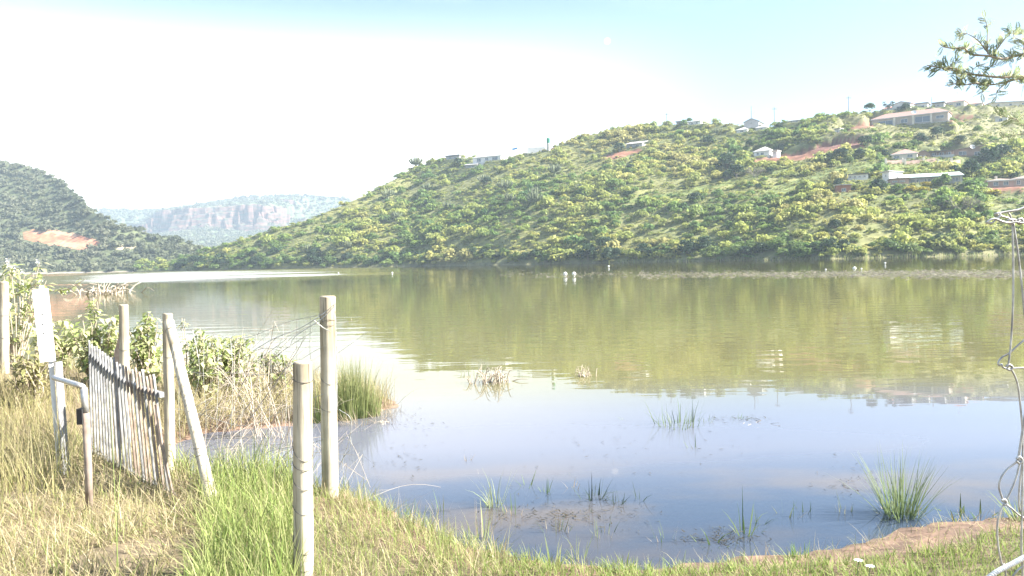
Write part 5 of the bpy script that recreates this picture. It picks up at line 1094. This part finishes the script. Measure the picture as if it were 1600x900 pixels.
# twisted white rope
rb = MB(); path_ = curve_pts([at(x, y, .95) - b0 for x, y in [(1520,922),(1552,897),(1580,882),(1612,866),(1700,830)]], 14)
for ph in range(3):
    pp = []
    for i, p_ in enumerate(path_):
        for sub in range(3):
            s_ = i + sub / 3; p2 = p_.lerp(path_[min(i + 1, len(path_) - 1)], sub / 3); an = s_ * 1.5 + ph * 2.094; pp.append(p2 + Vector((0, math.cos(an), math.sin(an))) * .0018)
    rb.tube(pp, .0016, 6)
t_r = empty('rope', b0, 'twisted white rope crossing the bottom right corner', 'rope'); o = rb.build('strands', M['rope'], t_r, True); o['kind'] = 'stuff'
p = Vector((1.34, 1.12, gz(1.34, 1.12))); post('fence_post', 'round post just outside the right edge carrying the loose wires', 0, 0, 0, 0, 1, p=p) if False else None
tp = empty('fence_post', p, 'round post beyond the right edge carrying the loose wires', 'post', 'round wooden fence posts'); MB().tube([(0,0,-.3),(0.01,0,.7),(0,0,1.75)], [.055,.053,.05], 16).build('shaft', M['wood'], tp, True)

# ------------------------------------------------------------------ thorn tree reaching in at the top right
YA = 3.0
base = Vector((3.9, 2.2, gz(3.9, 2.2))); t = empty('thorn_tree', base, 'feathery thorn tree branches reaching in at the top right', 'tree')
def ap(x, y, Yq=YA): return at(x, y, Yq) - base
crotch = Vector((-.15, -.05, 1.45)); hub = ap(1720, 100, 3.1)
tb = MB(); tb.tube(curve_pts([(0,0,-.3),(.03,.02,.6),crotch], 5), list(np.linspace(.085,.06,11)), 10)
tb.tube(curve_pts([crotch, Vector((.25,.2,2.1)), Vector((.7,.5,2.9))], 5), list(np.linspace(.05,.02,11)), 8); tb.build('trunk', M['bark'], t, True)
lb = MB(); lb.tube(curve_pts([crotch, hub + Vector((.4,.1,-.25)), hub], 6), list(np.linspace(.05,.02,13)), 8)
BR = [([(1720,100),(1640,92),(1600,87),(1587,87),(1565,92),(1543,88),(1520,83),(1500,78),(1485,77),(1472,73)],.010), ([(1545,88),(1543,75),(1528,62),(1510,52),(1495,55)],.005), ([(1545,84),(1543,65),(1544,45),(1535,30)],.005), ([(1550,88),(1565,63),(1577,55),(1573,47)],.005), ([(1600,87),(1592,70),(1585,58),(1580,50)],.004),
      ([(1720,100),(1650,112),(1600,117),(1580,120),(1560,123),(1537,117),(1517,116),(1498,113),(1487,110),(1468,107),(1453,100)],.010), ([(1487,110),(1483,103),(1467,92)],.003), ([(1498,113),(1488,101),(1497,94)],.003), ([(1537,117),(1550,104),(1562,98)],.004), ([(1522,115),(1528,104),(1542,98)],.003), ([(1498,113),(1480,112),(1455,110)],.003),
      ([(1650,112),(1600,121),(1570,128),(1547,130),(1527,130),(1507,132),(1488,130)],.007), ([(1547,131),(1537,142),(1527,149)],.003), ([(1573,127),(1565,140),(1557,154)],.004), ([(1507,132),(1498,126),(1490,133)],.003), ([(1610,117),(1600,132),(1590,140)],.003),
      ([(1720,100),(1680,170),(1640,192),(1600,195),(1580,188),(1565,180)],.006), ([(1640,192),(1605,207),(1580,213),(1562,216)],.004), ([(1640,92),(1610,72),(1600,60),(1592,48)],.004)]
g = np.random.default_rng(77); LV = []; LC = []
TH = [(.30,.35,.19), (.38,.42,.25), (.21,.26,.14), (.46,.47,.30)]
for pl, r in BR:
    dy = g.normal(0, .04); cp = curve_pts([ap(x, y, YA + (.1 + dy) * max(0, (x - 1560) / 160)) + Vector((0, g.normal(0, .015), 0)) for x, y in pl], 6); lb.tube(cp, list(np.linspace(r * .6, r * .25, len(cp))), 6)
    L_ = sum((cp[i+1] - cp[i]).length for i in range(len(cp) - 1)); nl = int(L_ / .008)
    for i in range(nl):
        s_ = g.uniform(.05, 1) * (len(cp) - 1); j = min(len(cp) - 2, int(s_)); p_ = np.array(cp[j].lerp(cp[j+1], s_ - j)); td = np.array((cp[j+1] - cp[j]).normalized())
        d = g.normal(size=3); d -= td * d.dot(td); d[2] += .25; d /= np.linalg.norm(d); d = d * .85 + td * g.uniform(.1, .9); d /= np.linalg.norm(d); ln = g.uniform(.018, .045)
        sd2 = np.cross(d, g.normal(size=3)); sd2 /= np.linalg.norm(sd2); nn2 = np.cross(sd2, d); c = np.array(TH[g.integers(0, 4)])
        for k_ in range(7):
            q0 = p_ + d * ln * (k_ + 1) / 7.5; ll = ln * .30 * (1 - abs(k_ - 2.5) / 7)
            for sgn in (-1, 1):
                e = sd2 * sgn * ll + d * ll * .35; w2_ = d * .0021; LV += [q0 - w2_, q0 + e * .5 - w2_ * 1.4, q0 + e, q0 + e * .5 + w2_ * 1.4]; LC += [c] * 4
lb.build('branches', M['twig'], t, True)
o = link('leaves', fast_mesh('leaves', np.array(LV), np.arange(len(LV)).reshape(-1, 4), np.array(LC)), M['col'], t); o['kind'] = 'stuff'
# white flower head in the turf
for x, y, lab in ((1338,884,'left little white flower head in the turf'),(1356,893,'right little white flower head in the turf')):
    p = ground_at(x, y + 30); t = empty('white_flower', p, lab, 'flower'); h_ = 38 * p.y / F; MB().tube([(0,0,0),(.01,0,h_)], .002, 5).build('stem', M['euph'], t)
    m2 = MB()
    for j in range(9):
        a = j * .698; c0 = Vector((.01, 0, h_)); m2.add([c0, c0 + Vector((math.cos(a-.25)*.014, math.sin(a-.25)*.014, .006)), c0 + Vector((math.cos(a)*.022, math.sin(a)*.022, .004)), c0 + Vector((math.cos(a+.25)*.014, math.sin(a+.25)*.014, .006))], [(0,1,2,3)])
    m2.build('petals', M['white'], t)

# ------------------------------------------------------------------ haze
hm_ = bpy.data.materials.new('haze'); hm_.use_nodes = True; n = hm_.node_tree.nodes; l = hm_.node_tree.links
for q in list(n): n.remove(q)
o_ = n.new('ShaderNodeOutputMaterial'); pv = n.new('ShaderNodeVolumePrincipled'); pv.inputs['Color'].default_value = (.68,.83,.98,1); pv.inputs['Density'].default_value = HAZE; pv.inputs['Anisotropy'].default_value = 0.0
l.new(pv.outputs[0], o_.inputs['Volume'])
hz = MB().box((-3100, -620, -3), (3100, 3500, 168)).build('haze', hm_); tag(hz, 'thin pale valley haze', 'haze', kind='stuff')
